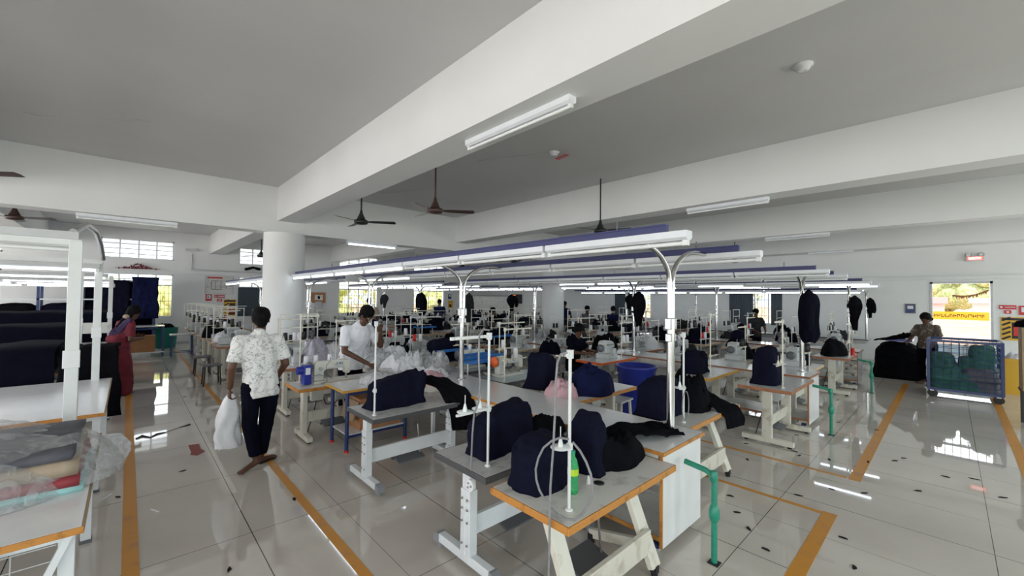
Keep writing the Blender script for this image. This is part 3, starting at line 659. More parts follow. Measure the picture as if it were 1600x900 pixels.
def arch_pole(label, loc, ztop=2.40, span=.72, base=.8, split=2.10):
    t = thing('light_pole', label, 'pole', (loc[0], loc[1], base), 0, 'forked steel light poles')
    MB().cyl((0, 0, 0), (0, 0, 1.78 - base), .034, n=18).lathe([(.07, 0), (.07, .008), (.04, .012)], (0, 0, 0), 18).build('post', 'chrome', t)
    MB().box((0, 0, 1.74 - base), (.13, .05, .10)).box((0, 0, 1.62 - base), (.11, .05, .07)).build('clamp', 'steel', t, bevel=.006)
    for s in (-1, 1):
        pts = [(s * .028, 0, 1.6 - base), (s * .028, 0, split - base)]
        for k in range(1, 11):
            a = k / 10 * pi / 2; pts.append((s * (.028 + (span - .2) * (1 - cos(a))), 0, split - base + (ztop - split) * sin(a)))
        pts.append((s * span, 0, ztop - base)); MB().tube(pts, .021, 10).build('curved_arm', 'chrome', t)
    return t
def rail(label, x, y0, y1, z=2.38):
    t = thing('light_rail', label, 'light rail', (x, (y0 + y1) / 2, z), 0, 'blue light rails above the work rows')
    L = y1 - y0
    MB().ab((-.02, -L / 2, 0), (.02, L / 2, .05)).ab((-.03, -L / 2, .05), (.03, L / 2, .06)).build('channel', 'navyrail', t)
    b = MB(); n = int(L / 3)
    for k in range(n + 1): b.cyl((0, -L / 2 + .4 + k * 3, .05), (0, -L / 2 + .4 + k * 3, .13), .006, n=6)
    b.build('bracket', 'dgrey', t); return t
def fixture(label, loc, on=False, L=1.22, axis='y', group='tube lights', z_flip=False, body='wmetal'):
    t = thing('tube_light', label, 'tube light', loc, pi / 2 if axis == 'x' else 0, group)
    MB().prism([(-.045, 0), (.045, 0), (.045, -.045), (.022, -.062), (-.022, -.062), (-.045, -.045)], -L / 2, L / 2).build('housing', body, t)
    MB().cyl((0, -L / 2 + .04, -.082), (0, L / 2 - .04, -.082), .0145, n=10).build('glass_tube', 'tube_on' if on else 'tube_off', t)
    for s in (-1, 1): MB().box((0, s * (L / 2 - .022), -.076), (.032, .036, .044)).build('end_holder', 'wpost', t)
    return t
# ---- people
def limb(mb, p, q, r0, r1, flat=1.0, side=None, n=12, cap=1.0):
    p, q = Vector(p), Vector(q); d = q - p; L = d.length
    if L < 1e-5: d = Vector((0, 0, 1))
    d = d.normalized(); u = Vector(side) if side else Vector((1, 0, 0)); u = (u - d * u.dot(d))
    if u.length < .2: u = Vector((0, 1, 0)) - d * d.y
    u.normalize(); w = d.cross(u); rings = []
    for k in range(1, 5): a = pi / 2 * k / 4; rings.append((-r0 * cos(a), r0 * sin(a)))
    for k in range(0, 4): a = pi / 2 * k / 4; rings.append((L + cap * r1 * sin(a), r1 * cos(a)))
    vs = [p - d * r0]; fs = []
    for t, r in rings: vs += [p + d * t + (u * cos(2 * pi * k / n) + w * sin(2 * pi * k / n) * flat) * r for k in range(n)]
    vs.append(q + d * r1 * cap); T = len(vs) - 1
    for k in range(n):
        fs.append((0, 1 + (k + 1) % n, 1 + k)); fs.append((T, T - n + k, T - n + (k + 1) % n))
        for i in range(len(rings) - 1): fs.append((1 + i * n + k, 1 + i * n + (k + 1) % n, 1 + (i + 1) * n + (k + 1) % n, 1 + (i + 1) * n + k))
    mb.add(vs, fs, True)
TMP = bpy.data.scenes.new('remesh')
def fuse(mb, name, m, parent, voxel, smooth=4, wrinkle=0, seed=0, wf=9, zmin=None):
    """overlapping closed shapes -> one continuous skin"""
    me = bpy.data.meshes.new('fuse'); me.from_pydata(mb.v, [], mb.f)
    bm = bmesh.new(); bm.from_mesh(me); bmesh.ops.recalc_face_normals(bm, faces=bm.faces); bm.to_mesh(me); bm.free()
    o = bpy.data.objects.new('fuse', me); TMP.collection.objects.link(o)
    r = o.modifiers.new('r', 'REMESH'); r.mode = 'VOXEL'; r.voxel_size = voxel; r.use_smooth_shade = True
    if smooth: q = o.modifiers.new('s', 'SMOOTH'); q.factor = .5; q.iterations = smooth
    TMP.view_layers[0].update(); m2 = bpy.data.meshes.new_from_object(o.evaluated_get(TMP.view_layers[0].depsgraph)); bpy.data.objects.remove(o)
    if wrinkle or zmin is not None:
        for v in m2.vertices:
            c = v.co; a = nz((c.x, c.y, c.z * .6), wf, seed) + .5 * nz((c.x, c.y, c.z), wf * 2.2, seed + 2); v.co = c + v.normal * a * wrinkle
            if zmin is not None:
                zz = zmin + .012 * nz((v.co.x, v.co.y, 0), 6, seed)
                if v.co.z < zz: v.co.z = zz
    m2.polygons.foreach_set('use_smooth', [True] * len(m2.polygons)); m2.name = name
    m2.materials.clear(); m2.materials.append(M[m] if isinstance(m, str) else m)
    b = bpy.data.objects.new(name, m2); COL.objects.link(b); b.parent = parent; return b
def hand(mb, wrist, d, nrm, curl, thumb_side, s=1.0):
    """palm, four unequal bent fingers and a side thumb; d = pointing direction, nrm = palm-side normal"""
    w, d, n = Vector(wrist), Vector(d).normalized(), Vector(nrm); n = (n - d * n.dot(d)).normalized(); x = d.cross(n)
    kn = w + d * .085 * s; limb(mb, w, kn, .026 * s, .036 * s, .5, x)
    for k, (o, L) in enumerate(((-.030, .062), (-.010, .075), (.011, .070), (.031, .055))):
        p = kn + x * o * s + d * .004; a = 0; r = .0098 * s
        for sg, ll in enumerate((.42, .33, .25)):
            a += curl * (.55 if sg == 0 else .8); q = p + (d * cos(a) + n * sin(a)) * L * ll * s * 1.25; limb(mb, p, q, r, r * .9, 1, x, 8); p = q; r *= .9
    b = w + d * .03 * s + x * thumb_side * .026 * s; e = b + (d * .5 + x * thumb_side * .7 + n * .35).normalized() * .045 * s; limb(mb, b, e, .013 * s, .011 * s, 1, None, 8)
    limb(mb, e, e + (d * .8 + x * thumb_side * .1 + n * (.3 + .4 * curl)).normalized() * .035 * s, .011 * s, .009 * s, 1, None, 8)
def person(label, loc, rz, J, top=None, bottom=None, hair='short', voxel=.008, skin='skin', scale=1, cat='person', sleeve=.55, hem=.82, curl=(.5, .5), seated=False, extra=None, face=True, palm=((1, 0, 0), (-1, 0, 0)), topw=1.0):
    """x right, y forward, z up. J overrides joint positions"""
    D = dict(pel=(0, 0, .96), wst=(0, .0, 1.10), chs=(0, .0, 1.32), nck=(0, -.01, 1.50), hd=(0, .02, 1.66), look=(0, 1, 0),
             shl=(-.19, 0, 1.445), ell=(-.25, -.03, 1.16), hal=(-.26, .03, .91), shr=(.19, 0, 1.445), elr=(.25, -.03, 1.16), har=(.26, .03, .91),
             hil=(-.095, 0, .93), knl=(-.10, .02, .51), anl=(-.10, -.02, .09), tol=(-.11, .17, .03), hir=(.095, 0, .93), knr=(.10, .02, .51), anr=(.10, -.02, .09), tor=(.11, .17, .03), heell=None, heelr=None)
    D.update(J); V = {k: Vector(v) for k, v in D.items() if v is not None}
    t = thing('person', label, cat, loc, rz); t.scale = (scale,) * 3
    b = MB(); X = (1, 0, 0)
    limb(b, V['pel'], V['wst'], .155, .14, .68, X); limb(b, V['wst'], V['chs'], .14, .165, .66, X); limb(b, V['chs'], V['chs'].lerp(V['nck'], .6), .165, .10, .62, X)
    limb(b, V['chs'].lerp(V['nck'], .75), V['hd'] - Vector((0, .01, .05)), .062, .056)
    lk = V['look'].normalized(); hd = V['hd']; rt = lk.cross(Vector((0, 0, 1))).normalized(); up = rt.cross(lk)
    limb(b, hd + up * .045 - lk * .012, hd - up * .005, .092, .078, 1.12, rt, 16); limb(b, hd - up * .01 + lk * .02, hd - up * .085 + lk * .045, .068, .036, 1.0, rt)   # skull, jaw
    if face:
        limb(b, hd + up * .02 + lk * .088, hd - up * .02 + lk * .112, .009, .015, 1, rt, 8); limb(b, hd - rt * .02 - up * .055 + lk * .088, hd + rt * .02 - up * .055 + lk * .088, .010, .010, .8, rt, 8)
        for s in (-1, 1):
            limb(b, hd + rt * s * .085 + up * .015, hd + rt * s * .088 - up * .025, .014, .010, .5, lk, 8); limb(b, hd + rt * s * .018 + up * .032 + lk * .09, hd + rt * s * .05 + up * .032 + lk * .078, .010, .009, .8, rt, 8)
    for k, s in (('l', -1), ('r', 1)):
        limb(b, V['sh' + k], V['el' + k], .056, .043); limb(b, V['el' + k], V['ha' + k], .043, .029)
        limb(b, V['chs'].lerp(V['nck'], .5), V['sh' + k], .07, .058)
        dr = (V['ha' + k] - V['el' + k]).normalized()
        hand(b, V['ha' + k] + dr * .015, D.get('hd' + k, dr), palm[0 if k == 'l' else 1], curl[0 if k == 'l' else 1], D.get('th' + k, s * 1), 1.0)
        limb(b, V['hi' + k], V['kn' + k], .088, .058); limb(b, V['kn' + k], V['kn' + k].lerp(V['an' + k], .4), .057, .056); limb(b, V['kn' + k].lerp(V['an' + k], .4), V['an' + k], .056, .037)
        he = V.get('heel' + k, V['an' + k] - Vector((0, .03, .05))); limb(b, V['an' + k], he, .036, .034); limb(b, he, V['to' + k], .034, .026, .9, None)
        tv = (V['to' + k] - he).normalized(); sd = tv.cross(Vector((0, 0, 1))).normalized()
        for q in range(5): limb(b, V['to' + k] + sd * (q - 2) * .016, V['to' + k] + sd * (q - 2) * .018 + tv * (.045 - abs(q - (2 - s * 2 * -1 if False else 2)) * .006), .012, .009, 1, None, 6)
    body = fuse(b, 'body', skin, t, voxel, 3)
    if face:
        for s in (-1, 1): MB().ball(tuple(hd + rt * s * .032 + up * .012 + lk * .082), .0125, 8, 6).build('eye', 'eye', t)
    if top:
        c = MB(); g = .02 * topw
        hz = Vector((V['pel'].x, V['pel'].y, 0)).lerp(Vector((V['wst'].x, V['wst'].y, 0)), .3); hz.z = hem
        limb(c, V['wst'], V['chs'], .155 + g, .178 + g, .70, X); limb(c, V['chs'], V['chs'].lerp(V['nck'], .62), .178 + g, .095 + g, .66, X); limb(c, hz + Vector((0, 0, .12)), V['wst'], .168 + g, .152 + g, .72, X)
        limb(c, hz + Vector((0, 0, .035)), hz + Vector((0, 0, .12)), .172 + g, .168 + g, .72, X)
        limb(c, V['chs'].lerp(V['nck'], .8), V['nck'] + Vector((0, 0, .012)), .074, .066, 1)
        for k in 'lr':
            e = V['sh' + k].lerp(V['el' + k], sleeve / .55 * .78) if sleeve <= .7 else V['el' + k].lerp(V['ha' + k], .9)
            limb(c, V['chs'].lerp(V['nck'], .45), V['sh' + k], .080, .068)
            if sleeve > .7: limb(c, V['sh' + k], V['el' + k], .075, .06); limb(c, V['el' + k], e, .058, .045)
            else: limb(c, V['sh' + k], e, .068, .072, 1, None, 14, .15)
        fuse(c, 'shirt' if not extra else extra, top, t, voxel * 1.25, 3, .013, 3, 9, hem)
    if bottom:
        c = MB(); limb(c, V['pel'] - Vector((0, 0, .02)), V['pel'] + Vector((0, 0, .06)), .175, .16, .72, X)
        for k in 'lr':
            limb(c, V['hi' + k], V['kn' + k], .104, .078); limb(c, V['kn' + k], V['an' + k] + (V['kn' + k] - V['an' + k]).normalized() * .02, .077, .062, 1, None, 14, .2)
        fuse(c, 'trousers', bottom, t, voxel * 1.3, 3, .009, 8)
    c = MB()
    limb(c, hd + up * .062 - lk * .02, hd + up * .035 - lk * .022, .100, .097, 1.12, rt, 16); limb(c, hd + up * .03 - lk * .04, hd - up * .03 - lk * .055, .083, .062, .9, rt)
    if hair == 'long': limb(c, hd - lk * .06, V['nck'] - lk * .08 - Vector((0, 0, .02)), .075, .06); limb(c, V['nck'] - lk * .08, V['chs'] - lk * .13, .055, .03)
    if hair == 'bun': limb(c, hd - lk * .10 - up * .03, hd - lk * .13 - up * .04, .055, .05)
    fuse(c, 'hair', 'hair', t, max(voxel, .009), 2, .006, 2, 30)
    return t, V
# ------------------------------------------------------------------ long worktops, poles and light rails
ROWX = [3.325, 7.93, 12.62, 16.6]
ROWN = ['nearest worktop', 'second worktop', 'third worktop', 'right wall worktop']
FARN = ['first far worktop', 'second far worktop', 'third far worktop']
for i, cx in enumerate(ROWX[:3]):
    worktop('worktop', ['long white worktop nearest the camera, its white end panel on castors', 'second long white worktop, one aisle beyond the nearest one', 'third long white worktop, two aisles beyond the nearest one'][i], cx - .375, cx + .375, 1.47 - .02 * i, 9.75, .80, edge='orange_edge' if i == 0 else 'brown_edge')
    worktop('worktop', ORD[i] + ' of the long worktops behind the round columns, counted from the left', cx - .375, cx + .375, 11.2, 18.6, .80, panel=False)
worktop('worktop', 'grey topped narrow worktop on dark legs running along the right hand wall', 16.35, 16.95, 1.7, 13.5, .80, m='greyl', edge='grey_edge', panel=False, dark=True)
PY = [1.66, 4.71, 7.70, 10.75, 13.7, 16.7]
for i, cx in enumerate((3.45, 8.06, 12.68)):
    for k, y in enumerate(PY):
        if k == 3 and i != 1: y = 11.45
        arch_pole('forked steel light pole, %s along the %s' % (ORD[k], ROWN[i]) if k < 3 else 'forked steel light pole, %s along the %s' % (ORD[k - 3], FARN[i]), (cx, y), base=.80 if k != 3 else (.0 if y < 11.2 else .8))
    for s, sn in ((-1, 'left'), (1, 'right')):
        x = cx + s * .74; y0 = 1.33 if s < 0 else 1.35
        rail('blue light rail over the %s side of the %s' % (sn, ROWN[i]), x, y0, 9.9 if i != 2 else 9.9, 2.41)
        rail('blue light rail over the %s side of the %s' % (sn, FARN[i]), x, 11.0, 18.6, 2.41)
        n = 0; y = 1.15
        while y < 18.3:
            if 9.0 < y < 11: y = 11.0; continue
            on = (i == 0 and s < 0 and 4.9 < y < 10) or (i == 0 and y > 11) or (i == 1 and (y > 10.9 or (s > 0 and 4.4 < y < 7))) or (i == 2 and (n % 2 == 0 or y > 5.5))
            if i == 0 and s > 0 and 7 < y < 9.9: on = True
            fixture('%s tube light, %s along the %s rail of the %s' % ('lit' if on else 'unlit', ORD[n] if n < 14 else 'last', sn, ROWN[i]), (x + s * .02, y + .64, 2.407), on, 1.24, 'y', 'tube lights on the blue rails')
            n += 1; y += 1.27
rail('blue light rail over the %s' % ROWN[3], 15.9, 1.9, 12.5, 2.3)
for k in range(8): fixture('lit tube light, %s along the %s' % (ORD[k], ROWN[3]), (15.9, 2.4 + k * 1.3, 2.298), True, 1.24, 'y', 'tube lights on the blue rails')
for k, y in enumerate((1.75, 6.9)): arch_pole(('forked steel pole at the near end of the ' if k == 0 else 'forked steel pole half way along the ') + ROWN[3], (16.5, y), ztop=2.28, span=.6)
# tube lights under the beams
for lab, a, b, z, on in (('unlit tube light under the big beam nearest the camera', (2.6, 2.08), (2.6, 3.48), 3.6, False), ('unlit tube light under the second big beam', (7.4, 1.95), (7.4, 3.25), 3.6, False), ('unlit tube light under the third big beam', (12.2, 1.95), (12.2, 3.3), 3.6, False), ('unlit tube light under the fourth beam', (16.95, 2.1), (16.95, 3.3), 3.6, False), ('lit tube light under the cross beam right of the round column', (4.0, 10.4), (5.35, 10.4), 3.35, True), ('unlit tube light under the cross beam left of the round column', (-.7, 10.42), (.68, 10.42), 3.35, False)):
    ax = 'y' if a[0] == b[0] else 'x'; L = abs(b[1] - a[1]) + abs(b[0] - a[0])
    fixture(lab, ((a[0] + b[0]) / 2, (a[1] + b[1]) / 2, z), on, L, ax, 'tube lights under the beams')
# ------------------------------------------------------------------ ceiling fans and ceiling fittings
def fan(label, x, y, z, ph, m='fan'):
    t = thing('ceiling_fan', label, 'ceiling fan', (x, y, z), ph, 'ceiling fans')
    MB().cyl((0, 0, .12), (0, 0, CEIL - z), .014, n=10).build('down_rod', m, t)
    MB().lathe([(.02, .22), (.03, .16), (.075, .06), (.08, .05)], (0, 0, 0), 18).build('canopy_cone', m, t)
    MB().lathe([(.04, .05), (.115, .035), (.125, .0), (.11, -.03), (.03, -.045)], (0, 0, 0), 22).build('motor_housing', m, t)
    for k in range(3):
        a = 2 * pi * k / 3; b = MB(); ca, sa = cos(a), sin(a)
        def P(r, w, dz): return (r * ca - w * sa, r * sa + w * ca, dz)
        vs = [P(.12, -.03, .012), P(.12, .03, .002), P(.22, .06, -.004), P(.60, .068, -.008), P(.62, .0, .004), P(.60, -.055, .016), P(.22, -.05, .016)]
        n = len(vs); vs += [(p[0], p[1], p[2] + .005) for p in vs]
        b.add(vs, [tuple(range(n))[::-1], tuple(range(n, 2 * n))] + [(i, (i + 1) % n, (i + 1) % n + n, i + n) for i in range(n)]); b.build('blade', m, t)
fan('brown ceiling fan, the larger of the two right of the round column', 3.5, 5.53, 3.3, -.62)
fan('dark ceiling fan nearest the round column on its right', 3.08, 7.35, 3.3, -.62, 'black')
fan('dark ceiling fan behind the cross beam on the far left', -1.54, 11.6, 3.3, -.55)
fan('ceiling fan cut off by the left edge of the photo', -1.42, 7.7, 3.3, -.68)
fan('small dark fan seen just left of the round column', *fl(408, 400, 3.3)[:2], 3.3, .2, 'black')
for lab, px, py in (('distant fan above the blue rail, left of the two small ones', 722, 416), ('distant fan above the blue rail, right of the two small ones', 803, 409), ('distant fan above the end of the first blue rail', 938, 361), ('distant fan far down the room right of the second rail', 1148, 409)):
    p = fl(px, py, 3.3); fan(lab, p.x, p.y, 3.3, random.Random(px).uniform(0, 2), 'black')
def detector(label, x, y, tagged):
    t = thing('smoke_detector', label, 'smoke detector', (x, y, CEIL), 0, 'smoke detectors on the ceiling')
    MB().lathe([(.03, -.06), (.055, -.055), (.07, -.02), (.09, -.015), (.09, 0)], (0, 0, 0), 20).build('detector_body', 'white', t)
    if tagged:
        g = MB().box((.10, -.09, -.075), (.09, .28, .004), rz=-.2).build('red_tag', 'red', t); MB().box((.10, -.09, -.079), (.03, .22, .003), rz=-.2).build('tag_lettering', 'pink', g)
detector('plain white smoke detector on the ceiling at upper right', 4.96, 1.0, False)
detector('smoke detector with a red tag hanging below it', 5.06, 4.43, True)
# ------------------------------------------------------------------ foreground stations
T = {}
def S1(px, py, z): return fl(px, py, z)
sewing_table('A', 'cream splay legged sewing table in the front, thick orange brown edge and worn top', (2.34, 1.70, 0), 1.24, .64, .74, motor=False)
ta = sewing_table('T', 'grey edged sewing table with white pedestal legs just behind the front orange edged one', (2.36, 2.46, 0), 1.16, .64, .735, edge='grey_edge', top='greyl', motor=False)
sewing_table('T', 'grey edged sewing table with white pedestal legs beside the blue legged table', (2.36, 4.20, 0), 1.16, .66, .735, edge='grey_edge', top='greyl', motor=False)
def mains(label, x, y):
    t = thing('control_unit', label, 'control unit', (x, y, .72)); return t
tb = thing('work_table', 'blue legged work table with white top holding a carton on its lower shelf', 'table', (2.43, 5.40, 0))
MB().ab((-.47, -.31, .755), (.47, .31, .78)).build('tabletop', 'white', tb); e = MB()
for s in (-1, 1): e.ab((-.48, s * .31 - .012 * (s < 0), .752), (.48, s * .31 + .012 * (s > 0), .781)); e.ab((s * .47 - .012 * (s < 0), -.31, .752), (s * .47 + .012 * (s > 0), .31, .781))
e.build('edge_band', mat('yellow edge band', (.6, .33, .06), .4), tb)
for sx in (-1, 1):
    for sy in (-1, 1):
        l = MB().cyl((sx * .40, sy * .25, .02), (sx * .40, sy * .25, .755), .024, n=12).build('leg', 'blueframe', tb); MB().cyl((sx * .40, sy * .25, 0), (sx * .40, sy * .25, .03), .027).build('leg_cap', 'red', l)
MB().ab((-.40, -.25, .205), (.40, .25, .22)).build('lower_shelf', 'white', tb)
MB().bar((-.4, -.25, .19), (.4, -.25, .19), .03, .03).bar((-.4, .25, .19), (.4, .25, .19), .03, .03).bar((-.4, -.25, .72), (.4, -.25, .72), .03, .03).bar((-.4, .25, .72), (.4, .25, .72), .03, .03).build('frame_rail', 'blueframe', tb)
def carton(label, loc, d, rz=0, m='carton', flap=True):
    t = thing('cardboard_box', label, 'box', loc, rz)
    MB().ab((-d[0] / 2, -d[1] / 2, 0), (d[0] / 2, d[1] / 2, d[2])).build('box_body', m, t, bevel=.004)
    MB().ab((-d[0] / 2 - .001, -.03, d[2] * .6), (-d[0] / 2, .03, d[2])).ab((-.3 * d[0], -.03, d[2]), (.5 * d[0], .03, d[2] + .001)).build('packing_tape', 'tan', t)
    if flap: MB().box((-d[0] / 2 - .05, 0, d[2] * .62), (.012, d[1] * .98, d[2] * .62), ry=.28).build('box_flap', 'carton2', t)
carton('brown cardboard box with an open flap on the shelf of the blue legged table', (2.50, 5.40, .22), (.58, .42, .40))
sewing_table('plain', 'orange edged sewing table carrying the cream machine with blue motor', (2.20, 6.03, 0), 1.15, .60, .735, top='whitew')
jp = fl(503, 590, .735)
lockstitch('sewing_machine', 'cream sewing machine with blue servo motor, beside the man looking down', (2.14, 6.02, .735), 0, None, 'cream', 'bluep', True)
# thread stands of the front stations
def stand(label, px, py, z, top_py, **k):
    p = fl(px, py, z); d = ray(px, top_py); t = math.hypot(p.x, p.y) / math.hypot(d[0], d[1]); h = EYE + t * d[2] - z
    return thread_stand(label, (p.x, p.y, z), h=h, **k)
st1 = stand('white thread stand with two empty spool discs on the grey edged table in front', 762, 728, .735, 521, arm=.36, side=1, m='wpost', disc_z=.41)
st = stand('chipped white thread stand with stacked discs at the corner of the front orange edged table', 889, 797, .74, 548, arm=.07, cones=1, side=1, m='wpost', disc_z=.36)
hose = lambda s_, name, X_, px: MB().tube([atx(x, y, X_) - Vector(s_.location) for x, y in px], .0065, 7).build(name, 'hose', s_)
hose(st, 'air_hose', 1.70, ((886, 551), (877, 553), (871, 566), (868, 600), (867, 650), (864, 705), (860, 760), (859, 810), (858, 860), (857, 905)))
hose(st, 'coiled_hose', 1.745, ((888, 686), (875, 684), (862, 689), (849, 700), (841, 716), (837, 733), (838, 750), (843, 766), (850, 779), (860, 793), (871, 804), (884, 811), (897, 812), (909, 804), (918, 792), (924, 776), (926, 760), (923, 741), (916, 722), (906, 704), (895, 691)))
hose(st1, 'air_hose', 1.765, ((764, 516), (755, 514), (749, 524), (748, 560), (750, 600), (748, 628), (741, 646), (738, 680), (736, 734)))
q_ = MB().cyl((1.745, 2.27, .655), (1.765, 2.27, .655), .04, n=18).build('hose_clip', 'white', ta); q_.location = (-2.36, -2.46, 0)
b_ = MB()
for dz, dy in ((.015, .012), (-.015, .012), (0, -.018)): b_.cyl((1.738, 2.27 + dy, .655 + dz), (1.746, 2.27 + dy, .655 + dz), .007, n=8)
b_.build('clip_screw', 'steel', q_)
stand('tall plain white rod on the grey edged table beside the blue legged one', 585, 649, .735, 503, arm=.03, cones=0, side=1, m='wpost', disc_z=.25)
stand('cream thread stand beside the blue servo motor of the cream machine', 468, 597, .735, 492, arm=.26, side=-1, cones=2, cone_m=['whitecloth', 'whitecloth'], disc_z=.20)
# machine covers (navy cloth) and dark garments on the front stations
def lay(name, b, label, cat, m, loc, rz=0, group=None): return tag(b.build(name, m, None, loc, rz), label, cat, group)
lay('machine_cover', cover(.56, .25, .31, 1, .012, .0, sag=-.24), 'navy machine cover with a pointed corner on the grey edged table in front', 'machine cover', 'navy', (2.24, 2.50, .735), .05, 'navy machine covers')
p = fl(846, 752, .74); lay('machine_cover', cover(.40, .28, .31, 2, .0, .14), 'rounded navy machine cover on the front orange edged table, behind the green bottle', 'machine cover', 'navy', (p.x, p.y, .74), .10, 'navy machine covers')
p = fl(922, 733, .74); lay('navy_garment', cover(.19, .24, .38, 6, .0, .2), 'folded navy garment standing up right of the rounded cover on the front table', 'garment', 'navy', (p.x, p.y + .03, .74), .15)
lay('machine_cover', cover(.62, .26, .31, 3, .02, .0, lean=.14, sag=-.26), 'wide slanting navy machine cover on the grey edged table beside the blue legged one', 'machine cover', 'navy', (2.22, 4.28, .735), .0, 'navy machine covers')
lay('black_garment', pile(.30, .17, .20, 11, .5), 'crumpled black garment heaped right of the rounded navy cover on the front table', 'garment', 'blackcloth', (2.72, 1.74, .74), .1)
lay('black_garment', sheet([(2.72, 2.0, .755), (2.95, 1.9, .80), (3.05, 1.86, .86), (3.35, 1.72, .815), (3.5, 1.66, .81)], (.45, .9, 0), .32, 12, .035), 'black garment with a pointed end lying across the corner of the nearest long worktop', 'garment', 'blackcloth', (0, 0, 0))
lay('black_garment', pile(.27, .16, .20, 13, .45), 'black garment bundled against the navy cover of the grey edged front table', 'garment', 'blackcloth', (2.70, 2.48, .735))
lay('black_garment', sheet([(2.50, 4.45, .98), (2.66, 4.25, .95), (2.80, 4.0, .86), (2.84, 3.86, .70), (2.86, 3.83, .42)], (.85, -.5, 0), .46, 14, .04, taper=.5), 'black garment drooping off the grey edged table to a point beside the worktop', 'garment', 'blackcloth', (0, 0, 0))
# green bottle on the front table
p = fl(895, 770, .74); bt = thing('bottle', 'green plastic drink bottle with yellow label beside the front thread stand', 'bottle', (p.x, p.y, .74))
MB().lathe([(.028, 0), (.034, .012), (.034, .05), (.030, .07), (.035, .10), (.035, .16), (.026, .205), (.013, .225), (.013, .245)], (0, 0, 0), 20).build('bottle_body', 'bottle', bt)
MB().lathe([(.0355, .115), (.0355, .155)], (0, 0, 0), 20).build('bottle_label', mat('lime label', (.45, .65, .03), .4), bt); MB().cyl((0, 0, .245), (0, 0, .262), .0145).build('bottle_cap', 'green', bt)
# small things lying on the front tops
tag(MB().lathe([(.035, 0), (.035, .004), (.02, .006)], (0, 0, 0), 16).build('table_grommet', 'black', None, tuple(fl(936, 755, .74))), 'black grommet set in the top of the front orange edged table', 'grommet')
tag(MB().lathe([(.016, 0), (.012, .03), (.006, .05)], (0, 0, 0), 12).build('spool_pin_stub', 'whitew', None, tuple(fl(919, 755, .74))), 'small white pin standing on the front table right of the green bottle', 'pin')
# blue table load: plastic wrapped garments
lay('polythene_bag', pile(.30, .20, .17, 21, .5), 'clear polythene bag of pale garments on the blue legged table', 'bag', 'plastic', (2.55, 5.40, .781), 0, 'polythene bags of garments')
lay('white_garment', pile(.26, .17, .11, 22, .5), 'pale folded garments inside the bag on the blue legged table', 'garment', 'whitecloth', (2.55, 5.40, .781))
lay('printed_cloth', pile(.20, .13, .10, 23, .6), 'dark navy and white printed cloth under the hand of the man looking down', 'cloth', 'slate', (2.75, 5.83, .735))
rnd = random.Random(5)
cl = [('white_garment', 'whitecloth', 'rumpled white garment heaped on the nearest worktop %s', 'garment'), ('polythene_bag', 'plastic2', 'milky polythene bag bulging on the nearest worktop %s', 'bag'), ('polythene_bag', 'plastic', 'clear polythene bag crumpled on the nearest worktop %s', 'bag')]
for k, (x, y, rx, ry, h, ty) in enumerate(((3.2, 5.15, .30, .22, .14, 0), (3.45, 5.3, .28, .22, .30, 2), (3.15, 5.55, .26, .2, .30, 1), (3.5, 5.8, .28, .22, .24, 2), (3.2, 6.0, .3, .22, .20, 0), (3.1, 6.5, .28, .24, .22, 1), (3.45, 6.7, .28, .26, .26, 0), (3.25, 7.2, .3, .26, .22, 1))):
    n, m, lab, cat = cl[ty]; lay(n, pile(rx, ry, h, 30 + k, .7, freq=5), lab % ['at the near end of the white heap', 'next to the second light pole', 'left of the second light pole', 'just behind the second light pole', 'in the middle of the white heap', 'in front of the man looking down', 'across from the man looking down', 'at the far end of the white heap'][k], cat, m, (x, y, .8), k * .7)
lay('pink_garment', pile(.26, .14, .12, 41, .6), 'pink garment tucked among the white heap on the nearest worktop', 'garment', 'pink', (2.98 + .2, 5.0, .80), .4)
lay('polythene_bag', pile(.24, .22, .42, 42, .5, pw=3), 'big milky polythene bag of lilac garments standing behind the cream machine', 'bag', _plastic('lilac polythene', (.50, .47, .56), .7), (2.42, 7.55, .74))
# ------------------------------------------------------------------ right side of the nearest worktop
sewing_table('A', 'cream splay legged sewing table right of the nearest worktop, black cloth hanging over its edge', (4.42, 1.94, 0), 1.36, .60, .77, edge='orange_edge', motor=False)
lay('machine_cover', cover(.52, .30, .38, 4, .03, .08), 'boxy navy machine cover right of the nearest worktop, behind the first steel pole', 'machine cover', 'navy', (4.05, 2.06, .77), 0, 'navy machine covers')
lay('black_garment', pile(.28, .24, .36, 15, .5, pw=2), 'black garment heaped beside the boxy cover behind the first steel pole', 'garment', 'blackcloth', (4.55, 1.98, .77), .5)
lay('black_garment', sheet([(4.62, 1.98, .93), (4.66, 1.80, .84), (4.70, 1.66, .79), (4.72, 1.60, .74), (4.73, 1.57, .60)], (.9, -.2, 0), .44, 16, .03, taper=.4), 'black garment sliding over the table edge behind the first steel pole', 'garment', 'blackcloth', (0, 0, 0))
st = stand('thin white thread stand with a coiled hose right of the first steel pole', 1068, 660, .77, 520, arm=.10, cones=1, side=1, m='wpost', disc_z=.33)
MB().tube([(.0 + .07 * cos(a), -.02, .16 + .14 * sin(a)) for a in np.linspace(pi * .6, pi * 2.5, 20)], .005, 6).build('coiled_hose', 'hose', st)
sewing_table('plain', 'white topped sewing table with yellow edge carrying the dark blue and pink cloth heaps', (4.42, 3.22, 0), 1.28, .62, .77, edge='orange_edge', top='white')
lay('blue_garment', pile(.30, .26, .34, 51, .4, pw=3), 'bundled dark blue garment on the white topped table left of the blue bin', 'garment', 'bluecloth', (4.28, 3.10, .77))
lay('pink_garment', pile(.22, .19, .20, 52, .5, freq=7), 'pink cloth twisted in folds beside the dark blue bundle', 'garment', 'pink', (3.86, 3.22, .77))
